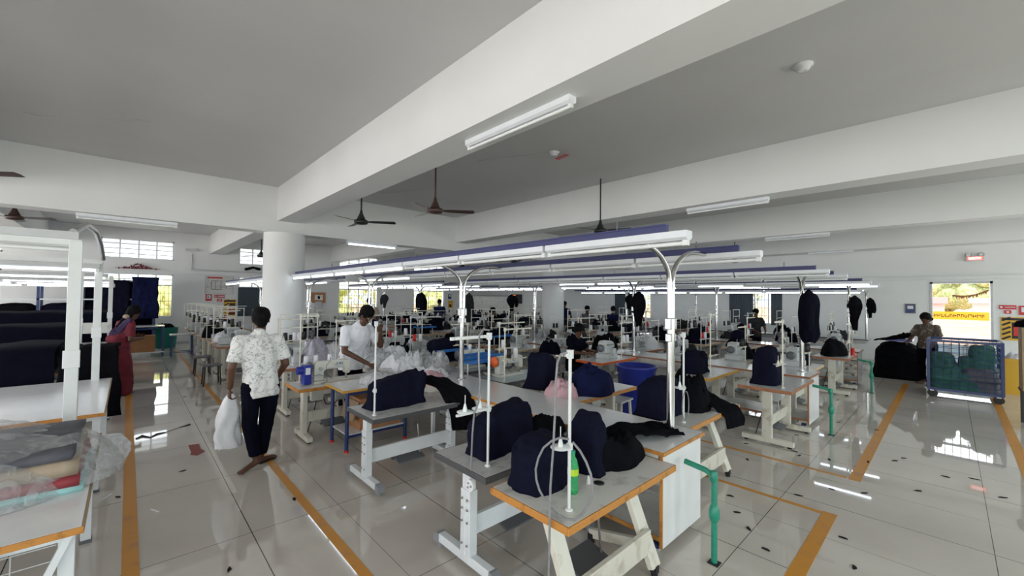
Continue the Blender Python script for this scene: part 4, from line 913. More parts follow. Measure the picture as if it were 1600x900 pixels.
lay('machine_cover', cover(.34, .34, .52, 53, .06, .02, lean=.2, sag=.25), 'tall slanting navy cover left of the pink cloth, beside the nearest worktop', 'machine cover', 'navy', (4.02, 3.72, .77), .3, 'navy machine covers')
stool = thing('stool', 'low grey topped stool in front of the blue bin', 'stool', (5.42, 3.42, 0), .1)
MB().ab((-.19, -.15, .43), (.19, .15, .455)).build('seat', 'greyl', stool, bevel=.004)
for sx in (-1, 1):
    for sy in (-1, 1): MB().bar((sx * .14, sy * .11, .43), (sx * .17, sy * .13, 0), .03, .03).build('leg', 'ywhite', stool)
bn = thing('bin', 'large blue plastic bin with white side handles between the first two rows', 'bin', (6.38, 3.68, 0))
MB().lathe([(.25, 0), (.255, .02), (.325, .78), (.345, .79), (.345, .82), (.318, .82), (.24, .04), (.02, .03)], (0, 0, 0), 32).build('bin_body', 'bluep', bn)
for a in (-.75, 2.4):
    c, s = cos(a), sin(a); MB().tube([(c * .325 - s * q * .05, s * .325 + c * q * .05, .70 + .03 * (q == 0)) if abs(q) == 1 else (c * .365 - s * q * .03, s * .365 + c * q * .03, .67) for q in (-1, -.9, .9, 1)], .009, 8).build('handle', 'white', bn)
sewing_table('plain', 'pale blue topped sewing table right of the nearest worktop with an orange wheeled machine', (4.42, 4.52, 0), 1.2, .62, .77, edge='grey_edge', top='bluel')
om = lockstitch('sewing_machine', 'cream sewing machine with orange handwheel on the pale blue table', (4.28, 4.62, .77), 0, None, 'cream')
for c in om.children:
    if c.name.startswith('handwheel'): c.data.materials[0] = M['orange']
for k, (x, y) in enumerate(((4.78, 4.35), (4.86, 4.5), (4.92, 4.36))):
    tag(MB().lathe([(.036, 0), (.036, .01), (.02, .012), (.02, .13), (.03, .14), (.03, .15)], (0, 0, 0), 14).build('thread_cone', 'black', None, (x, y, .77)), 'black thread cone on the pale blue table, %s of three' % ['leftmost', 'middle', 'rightmost'][k], 'thread cone', 'black thread cones on the pale blue table')
thread_stand('white thread stand at the left corner of the pale blue table', (3.90, 4.30, .77), h=.75, arm=.55, cones=2, side=-1, cone_m=['black', 'whitecloth'])
# ------------------------------------------------------------------ second row, left side
sewing_table('plain', 'heavy cream column leg table with brown edge and cables in front of the second worktop', (6.88, 1.72, 0), 1.26, .64, .78, edge='brown_edge', top='greyl')
lay('machine_cover', cover(.50, .30, .50, 61, .0, .12), 'tall rounded navy machine cover on the brown edged table of the second worktop', 'machine cover', 'navy', (6.72, 1.80, .78), .05, 'navy machine covers')
stand('cream thread stand with two discs in front of the tall rounded cover', 1223, 606, .78, 500, arm=.36, side=1, disc_z=.32)
sewing_table('plain', 'yellow edged sewing table with a boxy navy cover beside the second worktop', (6.95, 2.76, 0), 1.24, .62, .78, edge=mat('yellow edge band', (.6, .33, .06), .4), top='white')
lay('machine_cover', cover(.46, .30, .36, 62, .0, .04), 'boxy navy machine cover on the yellow edged table of the second worktop', 'machine cover', 'navy', (6.72, 2.84, .78), 0, 'navy machine covers')
stand('thin white thread stand at the edge of the yellow edged table', 1110, 587, .78, 490, arm=.3, side=-1, cones=2, cone_m=['black', 'black'])
sewing_table('plain', 'orange red edged sewing table carrying an overlock machine by the blue bin', (6.92, 4.62, 0), 1.24, .6, .78, edge='red_edge', top='white')
overlock('overlock_machine', 'grey white overlock machine on the orange red edged table, woman seated behind', (6.95, 4.66, .78), 0, None)
thread_stand('white thread stand beside the overlock machine on the orange red edged table', (7.1, 4.42, .78), h=.72, arm=.5, cones=2, side=-1, cone_m=['whitecloth', 'whitecloth'])
sewing_table('plain', 'brown edged sewing table beyond the orange red edged one, left of the second worktop', (6.85, 6.9, 0), 1.28, .6, .78, edge='wood_edge', top='white')
overlock('overlock_machine', 'grey white overlock machine on the brown edged table left of the second worktop', (6.75, 6.95, .78), 0, None)
thread_stand('white thread stand on the brown edged table left of the second worktop', (6.45, 6.72, .78), h=.78, arm=.55, cones=2, side=-1, cone_m=['black', 'whitecloth'])
# third row near station
sewing_table('plain', 'brown edged table heaped with black cloth in front of the third worktop', (11.35, 1.72, 0), 1.24, .62, .78, edge='brown_edge', top='white')
lay('black_garment', pile(.55, .22, .34, 71, .4, pw=3), 'black cloth heap with a red cone beside it in front of the third worktop', 'garment', 'blackcloth', (11.4, 1.76, .78))
tag(MB().lathe([(.045, 0), (.04, .15), (.01, .155)], (0, 0, 0), 14).build('thread_cone', 'red', None, (11.55, 1.46, .78)), 'red thread cone at the edge of the brown table in front of the third worktop', 'thread cone')
thread_stand('cream thread stand with an arched guide in front of the third worktop', (11.2, 1.46, .78), h=.72, arm=.5, cones=2, side=1)
# ------------------------------------------------------------------ all other stations
PROTO = {}
def proto():
    far = (0, -30, 0)
    PROTO['t0'] = sewing_table('plain', 'p', far, 1.15, .58, .77, edge='wood_edge', top='white')
    PROTO['t1'] = sewing_table('plain', 'p', far, 1.15, .58, .77, edge='brown_edge', top='whitew')
    PROTO['t2'] = sewing_table('T', 'p', far, 1.15, .58, .77, edge='grey_edge', top='greyl')
    PROTO['lock'] = lockstitch('sewing_machine', 'p', far, 0, None, 'cream'); PROTO['lock2'] = lockstitch('sewing_machine', 'p', far, 0, None, 'mach2')
    PROTO['over'] = overlock('overlock_machine', 'p', far)
    PROTO['s0'] = thread_stand('p', far, h=.76, arm=.62, cones=2, side=-1, cone_m=['whitecloth', 'black']); PROTO['s1'] = thread_stand('p', far, h=.70, arm=.4, cones=2, side=1, cone_m=['black', 'black'])
    PROTO['s2'] = thread_stand('p', far, h=.80, arm=.7, cones=2, side=-1, cone_m=['red', 'whitecloth'], m='lgrey')
    PROTO['rk'] = thread_rack('p', far)
    PROTO['c0'] = lay('machine_cover', cover(.46, .28, .36, 81, .03), 'p', 'machine cover', 'navy2', far); PROTO['c1'] = lay('machine_cover', cover(.5, .3, .4, 82, .05, .15), 'p', 'machine cover', 'navy', far)
    for k, m in enumerate(('blackcloth', 'navy2', 'greycloth', 'whitecloth')): PROTO['p%d' % k] = lay(['black', 'navy', 'charcoal', 'white'][k] + '_garment', pile(.28, .2, .26, 90 + k, .5), 'p', 'garment', m, far)
    t = thing('blue_tray', 'p', 'tray', far); MB().ab((-.34, -.14, .20), (.34, .14, .22)).ab((-.34, -.14, .22), (.34, -.125, .25)).ab((-.34, .125, .22), (.34, .14, .25)).build('tray_plate', 'cyan', t); PROTO['tray'] = t
    for s in (-1, 1): MB().cyl((s * .28, 0, 0), (s * .28, 0, .2), .01, n=8).build('support_rod', 'wmetal', t)
proto()
used = set()
def put(key, loc, rz, label, group):
    if key not in used:
        used.add(key); o = PROTO[key]; o.location = loc; o.rotation_euler.z = rz; o['label'] = label; o['group'] = group; return o
    return dup(PROTO[key], loc, rz, label, group)
rr = random.Random(12)
def station(ri, side, x, y, n, half):
    where = '%s on the %s side of the %s' % (ORD[n], side, FARN[ri] if half else ROWN[ri])
    tk = rr.choice(('t0', 't1', 't2')); h = .77; fl_ = half and ri == 0 and side == 'left'
    if fl_: x -= .28
    put(tk, (x, y, 0), 0, {'t0': 'wood edged sewing table', 't1': 'brown edged sewing table', 't2': 'grey edged sewing table'}[tk] + ', ' + where, 'sewing tables in the rows')
    mk = rr.choice(('lock2', 'over', 'over')) if fl_ else rr.choice(('lock', 'lock', 'lock2', 'over', 'over', 'c0', 'c1')); nm = {'lock': 'cream sewing machine', 'lock2': 'grey white sewing machine', 'over': 'grey white overlock machine', 'c0': 'dark machine cover', 'c1': 'rounded navy machine cover'}[mk]
    put(mk, (x - .05, y + .04, h), rr.uniform(-.05, .05), nm + ', ' + where, 'machine covers in the rows' if mk[0] == 'c' else 'machines in the rows')
    if fl_: put('rk', (x - .3, y + .16, h), 0, 'white thread rack with four cones, ' + where, 'thread racks in the rows')
    if rr.random() < .9:
        sk = rr.choice(('s0', 's1', 's2')); put(sk, (x + rr.choice((-.36, .32)), y - .24, h), 0, {'s0': 'white and black coned thread stand', 's1': 'black coned thread stand', 's2': 'red coned thread stand'}[sk] + ', ' + where, 'thread stands in the rows')
    if not fl_ and rr.random() < .42: put('rk', (x + rr.choice((.22, -.15)), y + .20, h), 0, 'white thread rack with four cones, ' + where, 'thread racks in the rows')
    if rr.random() < .75:
        pk = rr.choice(('p0', 'p0', 'p1', 'p1', 'p2', 'p3')); o = put(pk, (x + rr.choice((-.30, .34)), y + rr.uniform(.02, .10), h), rr.uniform(0, 3), {'p0': 'black cloth', 'p1': 'navy cloth', 'p2': 'charcoal cloth', 'p3': 'white cloth'}[pk] + ' heap, ' + where, 'cloth heaps in the rows'); q = rr.uniform(.75, 1.15); o.scale = (q, q, q * rr.uniform(.8, 1.4))
Y1 = {(0, 'left'): [7.55, 8.5, 9.55], (0, 'right'): [5.5, 6.4, 7.3, 8.3, 9.3], (1, 'left'): [5.85, 7.9, 8.75, 9.55], (1, 'right'): [1.9, 2.9, 4.0, 5.0, 6.0, 7.0, 8.1, 9.2], (2, 'left'): [2.7, 3.7, 4.7, 5.7, 6.8, 7.9, 9.0], (2, 'right'): [2.0, 3.2, 4.5, 5.7, 6.9, 8.1, 9.3], (3, 'left'): [2.3, 3.6, 4.9, 6.2, 7.5, 8.8, 10.1]}
for (ri, side), ys in Y1.items():
    for n, y in enumerate(ys): station(ri, side, ROWX[ri] + (-.98 if side == 'left' else 1.0) + (.05 if ri == 3 else 0), y, n + (5 if (ri, side) in ((0, 'left'), (0, 'right')) else 4 if (ri, side) == (1, 'left') else 1 if (ri, side) == (2, 'left') else 0), False)
for ri in range(3):
    for side in ('left', 'right'):
        for n, y in enumerate((11.55, 12.6, 13.8, 14.9, 16.1, 17.2, 18.3)): station(ri, side, ROWX[ri] + (-.98 if side == 'left' else 1.0), y, n, True)
for k, (x, y) in enumerate(((4.0, 4.92), (4.3, 5.3), (4.4, 6.25), (6.95, 7.75), (6.9, 11.4))):
    put('tray', (x, y, .77), 0, 'bright blue tray on two short rods, ' + ['beside the orange wheeled machine', 'second of the blue trays from the front', 'third of the blue trays from the front', 'left of the second worktop', 'farthest of the blue trays'][k], 'bright blue trays')
for k in PROTO:
    if k not in used:
        for o in list(PROTO[k].children_recursive) + [PROTO[k]]: bpy.data.objects.remove(o)
# heaps on the worktops and hanging garments on the poles
for k, (x, y, q, pk) in enumerate(((8.0, 5.4, 1.3, 'p0'), (8.0, 6.3, 1.0, 'p1'), (7.9, 8.6, 1.4, 'p0'), (12.6, 5.2, 1.5, 'p0'), (12.6, 6.4, 1.1, 'p2'), (12.6, 8.4, 1.5, 'p0'), (3.3, 12.0, 1.4, 'p0'), (7.9, 12.4, 1.4, 'p1'), (7.9, 14.3, 1.6, 'p0'), (12.6, 12.5, 1.5, 'p3'), (12.6, 14.5, 1.5, 'p0'), (8.0, 16, 1.5, 'p0'), (16.6, 4.0, 1.2, 'p0'), (16.6, 7.5, 1.3, 'p2'), (16.6, 10.5, 1.4, 'p3'))):
    wn_ = (FARN if y > 10.6 else ROWN)[0 if x < 5 else 1 if x < 10 else 2] if x < 15 else ROWN[3]
    o = put(pk, (x, y, .8), k * 1.1, '%s cloth heap lying on the %s, %s' % ({'p0': 'black', 'p1': 'navy', 'p2': 'charcoal', 'p3': 'white'}[pk], wn_, ['the nearest heap there', 'the second heap there', 'the third heap there'][[0, 1, 2, 0, 1, 2, 0, 0, 1, 0, 1, 2, 0, 1, 2][k]]), 'cloth heaps on the worktops'); o.scale = (q, q, q)
JK = [(0, .10), (.05, .35), (.12, .85), (.25, 1), (.6, .95), (.85, .9), (1, .55)]; TRI = [(0, .1), (.12, .75), (.3, 1), (.5, .8), (.75, .45), (1, .3)]
for k, (x, y, z, w, d, h, pr_, m, lab) in enumerate(((8.06, 1.56, 2.14, .40, .26, .86, JK, 'navy2', 'large navy jacket hanging on the first pole of the second worktop'), (12.68, 1.56, 2.10, .52, .28, .82, TRI, 'blackcloth', 'black garment with a spread sleeve hanging on the first pole of the third worktop'), (16.5, 1.66, 2.08, .26, .2, .62, TRI, 'blackcloth', 'small black garment hanging on the near pole by the right hand wall'),
    (8.06, 4.60, 2.12, .42, .3, .75, TRI, 'blackcloth', 'black garment hanging on the second pole of the second worktop'), (8.06, 10.64, 2.1, .42, .26, .95, JK, 'greycloth', 'charcoal jacket hanging on a pole of the second row near the cross beam'), (8.06, 13.58, 2.12, .55, .3, .85, JK, 'blackcloth', 'bulky black jacket hanging in front of the yellow green window'), (12.68, 13.58, 2.1, .45, .25, .75, TRI, 'blackcloth', 'small black garment hanging beside the far wall screen'), (8.06, 16.6, 2.05, .32, .2, .6, TRI, 'greycloth', 'dark bag shaped garment hanging far down the second row'), (12.68, 7.58, 2.1, .3, .25, .5, TRI, 'blackcloth', 'black cloth hanging on the third pole of the third worktop'))):
    lay('hanging_garment', garment(w, d, h, 100 + k, pr_), lab, 'garment', m, (x, y, z), .3 * k, 'garments hung on the light poles')

for lab, pts in (('thin wire trailing along the ceiling at upper left', ((35, 176), (60, 181), (88, 184))), ('loose white wire on the ceiling at left', ((160, 188), (195, 190), (215, 187), (235, 192))), ('thin wire along the ceiling to the brown fan', ((590, 300), (620, 301), (655, 296), (684, 294))), ('thin wire running to the red tagged smoke detector', ((745, 252), (790, 246), (830, 243), (862, 239)))):
    P_ = [fl(x, y, CEIL - .008) for x, y in pts]; tag(MB().tube(P_, .006, 6).build('ceiling_wire', 'lgrey', None), lab, 'wire')
# ------------------------------------------------------------------ cutting tables at the left
LX0, LX1 = -3.3, -.13
def cutting_table(label, y0, y1, h=.80, rack=False):
    t = thing('cutting_table', label, 'table', ((LX0 + LX1) / 2, (y0 + y1) / 2, 0), 0, 'white cutting tables at the left'); L, D = LX1 - LX0, y1 - y0
    MB().ab((-L / 2 + .01, -D / 2 + .012, h - .03), (L / 2 - .01, D / 2 - .01, h)).build('tabletop', 'white', t)
    MB().ab((-L / 2, -D / 2, h - .034), (L / 2, -D / 2 + .012, h - .001)).build('edge_band', 'orange_edge', t, bevel=.003); MB().ab((-L / 2, D / 2 - .01, h - .034), (L / 2, D / 2, h - .001)).build('edge_band', 'orange_edge', t)
    MB().ab((L / 2 - .01, -D / 2 + .012, h - .034), (L / 2, D / 2 - .01, h - .001)).build('end_edge_band', 'carton2', t)
    for sx in (-.45, .02, .47):
        for sy in (-.42, .42):
            l = MB().ab((sx * L - .03 + (.03 if sx > 0 else 0), sy * D - .03, .02), (sx * L + .03 + (.03 if sx > 0 else 0), sy * D + .03, h - .03)).build('leg', 'wmetal', t, bevel=.003); MB().ab((sx * L - .035 + (.03 if sx > 0 else 0), sy * D - .035, 0), (sx * L + .035 + (.03 if sx > 0 else 0), sy * D + .035, .025)).build('foot_cap', 'dgrey', l)
    MB().ab((-L / 2 + .1, -D * .42 - .02, h - .10), (L / 2 - .08, -D * .42 + .02, h - .03)).ab((L * .47 - .02, -D * .42, h - .1), (L * .47 + .02, D * .42, h - .03)).build('frame_rail', 'wmetal', t)
    if rack:       # wire mesh side with a slanting brace
        b = MB()
        for k in range(26): b.cyl((-L / 2 + .2 + k * .085 + .6, -D * .44, .1), (-L / 2 + .2 + k * .085 + .6, -D * .44, h - .1), .003, n=5)
        for k in range(9): b.cyl((-L / 2 + .8, -D * .44, .1 + k * .075), (L / 2 - .1, -D * .44, .1 + k * .075), .003, n=5)
        b.build('wire_mesh', 'lgrey', t); MB().bar((L / 2 - .05, -D * .44, h - .05), (L / 2 - .30, -D * .44, .12), .04, .03).build('brace', 'wmetal', t)
        MB().ab((L / 2 - .38, -D * .46, .05), (L / 2 - .30, -D * .44, h - .034)).build('mesh_post', 'wmetal', t)
    return t
def post(label, x, y, base=.8, top=2.36):
    t = thing('light_post', label, 'pole', (x, y, base), 0, 'square white posts of the cutting tables')
    MB().ab((-.038, -.03, 0), (.038, .03, top - base)).build('post', 'wpost', t, bevel=.003)
    MB().ab((-.05, -.038, .56), (.046, -.03, .70)).build('switch_box', 'white', t, bevel=.004); return t
cutting_table('front left cutting table with orange edge, bagged cloth lying on it', 2.93, 4.80, rack=True)
names = ['second cutting table from the front, its white top empty', 'third cutting table from the front, covered by navy cloth', 'fourth cutting table from the front, covered by navy cloth', 'fifth cutting table from the front at the far left']
ys = [(5.58, 7.82), (8.75, 10.75), (11.75, 13.75), (14.75, 16.6)]
for n, (a, b) in zip(names, ys): cutting_table(n, a, b)
post('square white post on the front left cutting table', -.31, 4.74); post('square white post on the second cutting table, behind the front one', -.29, 7.74); post('square white post on the third cutting table', -.62, 10.6); post('square white post on the fourth cutting table', -.30, 13.6); post('square white post on the fifth cutting table', -.6, 16.5)
for k, (y, z) in enumerate(((4.80, 2.375), (7.68, 2.33), (10.75, 2.31), (13.7, 2.28), (15.2, 2.25), (16.6, 2.22))):
    for j in range(2):
        fixture('%s tube light over the cutting tables, %s line from the front, %s one' % ('unlit' if k == 0 else 'glowing', ORD[k], 'right' if j == 0 else 'left'), (-.28 - .85 - j * 1.72, y, z), k > 0, 1.70, 'x', 'tube lights over the cutting tables', body='lgrey' if k else 'wpost')
t = tag(MB().ab((-3.4, -.035, 0), (0, .035, .06)).build('light_channel', 'lgrey', None, (-.30, 4.80, 2.377)), 'white metal channel above the unlit tubes of the front left table', 'light rail')
tag(MB().ab((-3.4, -.03, 0), (0, .03, .06)).build('light_channel', 'wpost', None, (-.26, 7.68, 2.332)), 'white metal channel above the first glowing tubes of the cutting tables', 'light rail')
tag(MB().tube([(-.34, 4.9, 2.45), (-.30, 5.6, 2.60), (-.27, 6.4, 2.62), (-.26, 7.1, 2.55), (-.25, 7.62, 2.40)], .025, 10).build('curved_pipe', 'steel', None), 'curved steel pipe arching between the first two white posts', 'pipe')
# cloth lying on the front left table, in a polythene bag
def slab(x0, x1, y0, y1, z0, z1, seed, amp=.02):
    b = MB(); n = 22; vs = []; fs = []
    for s, z in ((0, z0), (1, z1)):
        for i in range(n + 1):
            for j in range(9):
                u, v = i / n, j / 8; x = x0 + (x1 - x0) * u; y = y0 + (y1 - y0) * v; e = min(1, 6 * min(u, 1 - u), 5 * min(v, 1 - v))
                vs.append((x + amp * nz((x, y, z), 5, seed) * (1 - e), y + amp * nz((x, y, z), 4, seed + 1) * (1 - e), z + (amp * nz((x, y, 0), 4, seed + 2) - (1 - e) * (z1 - z0) * .2 if s else 0)))
    o = (n + 1) * 9
    for i in range(n):
        for j in range(8): q = (i * 9 + j, i * 9 + j + 1, (i + 1) * 9 + j + 1, (i + 1) * 9 + j); fs.append(q[::-1] if True else q); fs.append(tuple(a + o for a in q))
        for j in (0, 8): a, c = i * 9 + j, (i + 1) * 9 + j; fs.append((a, c, c + o, a + o))
    for j in range(8):
        for i in (0, n): a, c = i * 9 + j, i * 9 + j + 1; fs.append((a, c, c + o, a + o))
    return b.add(vs, fs, True)
zz = .80
for k, (m, n, th) in enumerate((('aquacloth', 'pale aqua', .035), ('maroon', 'red', .06), ('tan', 'tan', .09), ('slate', 'grey', .05))):
    lay('folded_cloth', slab(-1.5 + .02 * k, -.17 - .012 * k, 3.46 + .012 * k, 4.38, zz, zz + th, 120 + k), n + ' folded cloth, ' + ['bottom', 'second', 'third', 'top'][k] + ' layer of the bagged stack on the front left table', 'cloth', mat('aqua cloth', (.35, .62, .62), .7) if k == 0 else mat('dusty red folded cloth', (.30, .04, .05), .7) if k == 1 else m, (0, 0, 0), 0, 'folded cloth in the bag on the front left table'); zz += th
lay('polythene_bag', pile(.74, .60, .34, 125, .35, pw=2.6), 'clear polythene bag around the folded cloth on the front left table', 'bag', 'plastic', (-.74, 3.96, .805), 0, 'polythene bags of garments')
lay('paper_sheet', slab(-1.4, -.36, 4.40, 4.72, .80, .815, 126, .01), 'white pattern paper sheets lying behind the bagged stack', 'paper', 'whitecloth', (0, 0, 0))
lay('polythene_bag', garment(.24, .12, .26, 127, [(0, .5), (.2, .9), (.6, 1), (1, .5)], 5, False), 'crumpled clear polythene bag hanging from the corner of the front left table', 'bag', 'plastic2', (-.08, 4.84, .76))
lay('black_garment', pile(.7, .3, .45, 128, .4, pw=3), 'dark cloth heap on the floor between the two front cutting tables', 'garment', 'blackcloth', (-.95, 5.19, 0))
# navy cloth on the tables behind
for k, (y0, y1, z0, z1, x1) in enumerate(((8.65, 10.2, .30, 1.15, -.74), (11.65, 13.2, .3, 1.30, -.80), (14.65, 16.2, .3, 1.46, -.36))):
    b = MB(); nx = 26; vs = []; fs = []; prof = [(y0 - .02, z0), (y0, .7), (y0 + .02, z1 - .05), (y0 + .10, z1), (y1 - .1, z1 + .02), (y1, z1 - .1), (y1, .81), (y0 + .11, .81), (y0 + .11, .72), (y0 + .08, z0)]
    for i in range(nx + 1):
        x = -3.25 + (x1 + 3.25) * i / nx
        for (y, z) in prof: vs.append((x, y + .03 * nz((x, y, z), 3, k), z + (.03 * nz((x, y, 0), 2.5, k + 4) if z > z0 else 0)))
    n = len(prof)
    for i in range(nx):
        for j in range(n): fs.append((i * n + j, (i + 1) * n + j, (i + 1) * n + (j + 1) % n, i * n + (j + 1) % n))
    b.add(vs, fs, True); b.add(vs[:n], [tuple(range(n))]); b.add(vs[-n:], [tuple(range(n))])
    lay('navy_cloth', b, 'long spread of navy cloth piled on and over the %s cutting table' % ['third', 'fourth', 'fifth'][k], 'cloth', 'navy2', (0, 0, 0), 0, 'navy cloth spread on the cutting tables')
lay('black_cloth', sheet([(-.40, 9.6, 1.08), (-.40, 9.0, 1.10), (-.40, 8.70, 1.0), (-.39, 8.62, .6), (-.37, 8.58, .10)], (1, 0, 0), .66, 131, .03, .03), 'black cloth draped over the corner of the third cutting table, before the woman in maroon', 'cloth', 'blackcloth', (0, 0, 0))
lay('pattern_sheet', MB().box((0, 0, 0), (.42, .02, .20)), 'white printed pattern sheet standing on the navy cloth behind the front post', 'paper', 'whitew', (-.42, 10.9, 1.30))
# tall blue rack with cloth rolls by the left wall
r = thing('cloth_rack', 'tall blue metal rack full of dark cloth by the left wall', 'rack', (-.95, 18.9, 0))
b = MB()
for x in (-1.9, -1.0, -.1, .85, 1.62):
    for y in (-.35, .35): b.box((x, y, 1.2), (.06, .06, 2.4))
b.build('rack_upright', 'blueframe', r)
for z in (.3, .75, 1.25, 1.75, 2.37): MB().ab((-1.93, -.38, z - .02), (1.65, .38, z + .02)).build('shelf', 'wmetal' if z > 1 else 'blueframe', r)
MB().ab((-.1, .36, .3), (1.62, .38, 2.35)).build('back_sheet', 'navy2', r)
k = 0
for z in (.32, .77, 1.27):
    for x in (-1.45, -.55, .37):
        k += 1; lay('cloth_bundle', cover(.78, .62, .36, 140 + k, .0, .1), 'dark cloth bundle on the blue rack, %s shelf, %s bay' % ({.32: 'bottom', .77: 'middle', 1.27: 'upper'}[z], {-1.45: 'left', -.55: 'centre', .37: 'right'}[x]), 'cloth', ['navy2', 'blackcloth', 'navy'][k % 3], (-.95 + x, 18.9, z), 0, 'cloth bundles on the blue rack')
lay('cloth_curtain', sheet([(.42, 18.52, 2.52), (.42, 18.49, 1.9), (.44, 18.45, 1.1)], (1, .1, 0), .68, 150, .05, .02), 'dark blue cloth curtain hanging off the right end of the blue rack', 'curtain', 'bluecloth', (0, 0, 0))
lay('cloth_curtain', sheet([(-.35, 18.52, 2.39), (-.35, 18.49, 1.8), (-.33, 18.46, 1.02)], (1, 0, 0), .75, 151, .05, .02), 'dark blue cloth curtain hanging on the blue rack, the left one', 'curtain', 'navy', (0, 0, 0))
tt = thing('packing_table', 'low blue legged table with a carton near the left wall', 'table', (.42, 17.2, 0))
MB().ab((-.45, -.3, .12), (.45, .3, .15)).build('lower_shelf', 'white', tt)
MB().ab((-.45, -.3, .92), (.45, .3, .95)).build('tabletop', 'white', tt)
for sx in (-1, 1):
    for sy in (-1, 1): MB().ab((sx * .42 - .02, sy * .27 - .02, 0), (sx * .42 + .02, sy * .27 + .02, .92)).build('leg', 'blueframe', tt)
carton('brown carton on the low shelf beside the woman in maroon', (.38, 17.15, .15), (.55, .42, .5), flap=False)
gb = thing('bin', 'teal round bin stuffed with dark cloth by the left wall', 'bin', (1.02, 19.5, 0)); MB().lathe([(.30, 0), (.37, .72), (.39, .74), (.36, .74), (.30, .04)], (0, 0, 0), 28).build('bin_body', 'binteal', gb)
lay('black_garment', pile(.33, .33, .18, 152, .7), 'dark cloth scraps bulging out of the teal bin', 'garment', 'blackcloth', (1.02, 19.5, .68))
st2 = thing('stool', 'square topped dark legged stool standing alone near the left wall', 'stool', (1.28, 16.6, 0))
MB().ab((-.30, -.24, .66), (.30, .24, .69)).build('seat', 'greyl', st2)
for sx in (-1, 1):
    for sy in (-1, 1): MB().bar((sx * .24, sy * .19, .66), (sx * .27, sy * .21, 0), .03, .03).build('leg', 'blueframe', st2)
MB().bar((-.26, -.2, .14), (.26, -.2, .14), .02, .02).bar((-.26, .2, .14), (.26, .2, .14), .02, .02).bar((-.26, -.2, .14), (-.26, .2, .14), .02, .02).bar((.26, -.2, .14), (.26, .2, .14), .02, .02).build('foot_rail', 'blueframe', st2)
# ------------------------------------------------------------------ things on the left wall
def panel(name, label, cat, px0, py0, px1, py1, m, axis='y', th=.02, frame=None, deco=None):
    A = (lambda x, y: aty(x, y, YW)) if axis == 'y' else (lambda x, y: atx(x, y, XW)); a = A(px0, py1); b = A(px1, py0); c = (a + b) / 2
    w = abs(b.x - a.x) if axis == 'y' else abs(b.y - a.y); h = abs(b.z - a.z)
    t = thing(name, label, cat, (c.x, YW, c.z) if axis == 'y' else (XW, c.y, c.z), 0 if axis == 'y' else -pi / 2)
    MB().ab((-w / 2, -th, -h / 2), (w / 2, 0, h / 2)).build('board', m, t)
    if frame:
        f = MB(); q = .025
        f.ab((-w / 2 - q, -th - .01, -h / 2 - q), (-w / 2, 0, h / 2 + q)).ab((w / 2, -th - .01, -h / 2 - q), (w / 2 + q, 0, h / 2 + q)).ab((-w / 2, -th - .01, h / 2), (w / 2, 0, h / 2 + q)).ab((-w / 2, -th - .01, -h / 2 - q), (w / 2, 0, -h / 2)); f.build('frame', frame, t)
    for d in deco or []:
        nm, mm, (u0, v0, u1, v1) = d; MB().ab((u0 * w - w / 2, -th - .004, v0 * h - h / 2), (u1 * w - w / 2, -th - .0005, v1 * h - h / 2)).build(nm, mm, t)
    return t, w, h
plan, pw_, ph_ = panel('evacuation_plan', 'white floor plan board with a red heading on the left wall', 'sign', 321, 433, 364, 459, 'whitew', frame='lgrey', deco=[('red_heading', 'red', (.05, .88, .6, .97))])
b = MB()
for (u0, v0, u1, v1) in ((.2, .25, .2, .75), (.2, .75, .75, .75), (.75, .75, .75, .3), (.2, .25, .6, .25), (.35, .25, .35, .75), (.5, .4, .75, .4), (.55, .25, .55, .75), (.82, .3, .97, .3), (.82, .45, .97, .45), (.82, .6, .97, .6), (.06, .7, .1, .78), (.06, .35, .1, .42)): b.bar(((u0 - .5) * pw_, -.023, (v0 - .5) * ph_), ((u1 - .5) * pw_ + .001, -.023, (v1 - .5) * ph_), .012, .004, (0, 1, 0))
b.build('plan_lines', 'greycloth', plan)
panel('fire_sign', 'square red sign with a white picture under the floor plan board', 'sign', 321, 460, 331, 470, 'red', deco=[('white_picture', 'whitecloth', (.2, .3, .8, .85)), ('picture_detail', 'black', (.3, .45, .55, .7))])
panel('fire_sign', 'long red sign with a white arrow and lettering under the floor plan board', 'sign', 335, 461, 351, 465, 'red', deco=[('lettering', 'whitecloth', (.3, .35, .95, .65)), ('arrow', 'whitecloth', (.05, .3, .2, .7))])
panel('fire_sign', 'small oval red sign above the yellow striped poster on the left wall', 'sign', 339, 467, 347, 471, 'red', deco=[('lettering', 'whitecloth', (.3, .3, .7, .7))])
def hazard(label, *px, axis):
    t, w, h = panel('hazard_poster', label, 'poster', *px, 'yellow', axis); b = MB()
    for k in range(5): b.bar((-w / 2 + .02, -.023, -h / 2 + h * (k + .2) / 5), (-w * .1, -.023, -h / 2 + h * (k + .9) / 5), .05, .004, (0, 1, 0))
    b.ab((-w * .05, -.024, -h * .42), (w * .42, -.0205, h * .28)); b.build('black_pattern', 'black', t); MB().ab((.02 * w, -.028, -h * .3), (w * .3, -.0245, h * .12)).build('red_picture', 'red', t); MB().ab((-w * .45, -.024, h * .36), (w * .45, -.0205, h * .46)).build('heading_bar', 'black', t)
hazard('yellow and black striped warning poster on the left wall beside the machines', 349, 468, 369, 494, axis='y')
tag(MB().box((0, -.05, 0), (.36, .1, .10)).build('junction_box', 'lgrey', None, tuple(aty(299, 391, YW))), 'grey junction box on the left wall below the beam', 'box')
c0 = aty(300, 394, YW); b = MB().tube([(c0.x, YW - .04, c0.z - .06), (c0.x, YW - .04, 2.92), (c0.x + 3.0, YW - .04, 2.92)], .03, 8); tag(b.build('conduit', 'lgrey', None), 'grey conduit bending along the ledge of the left wall', 'pipe')
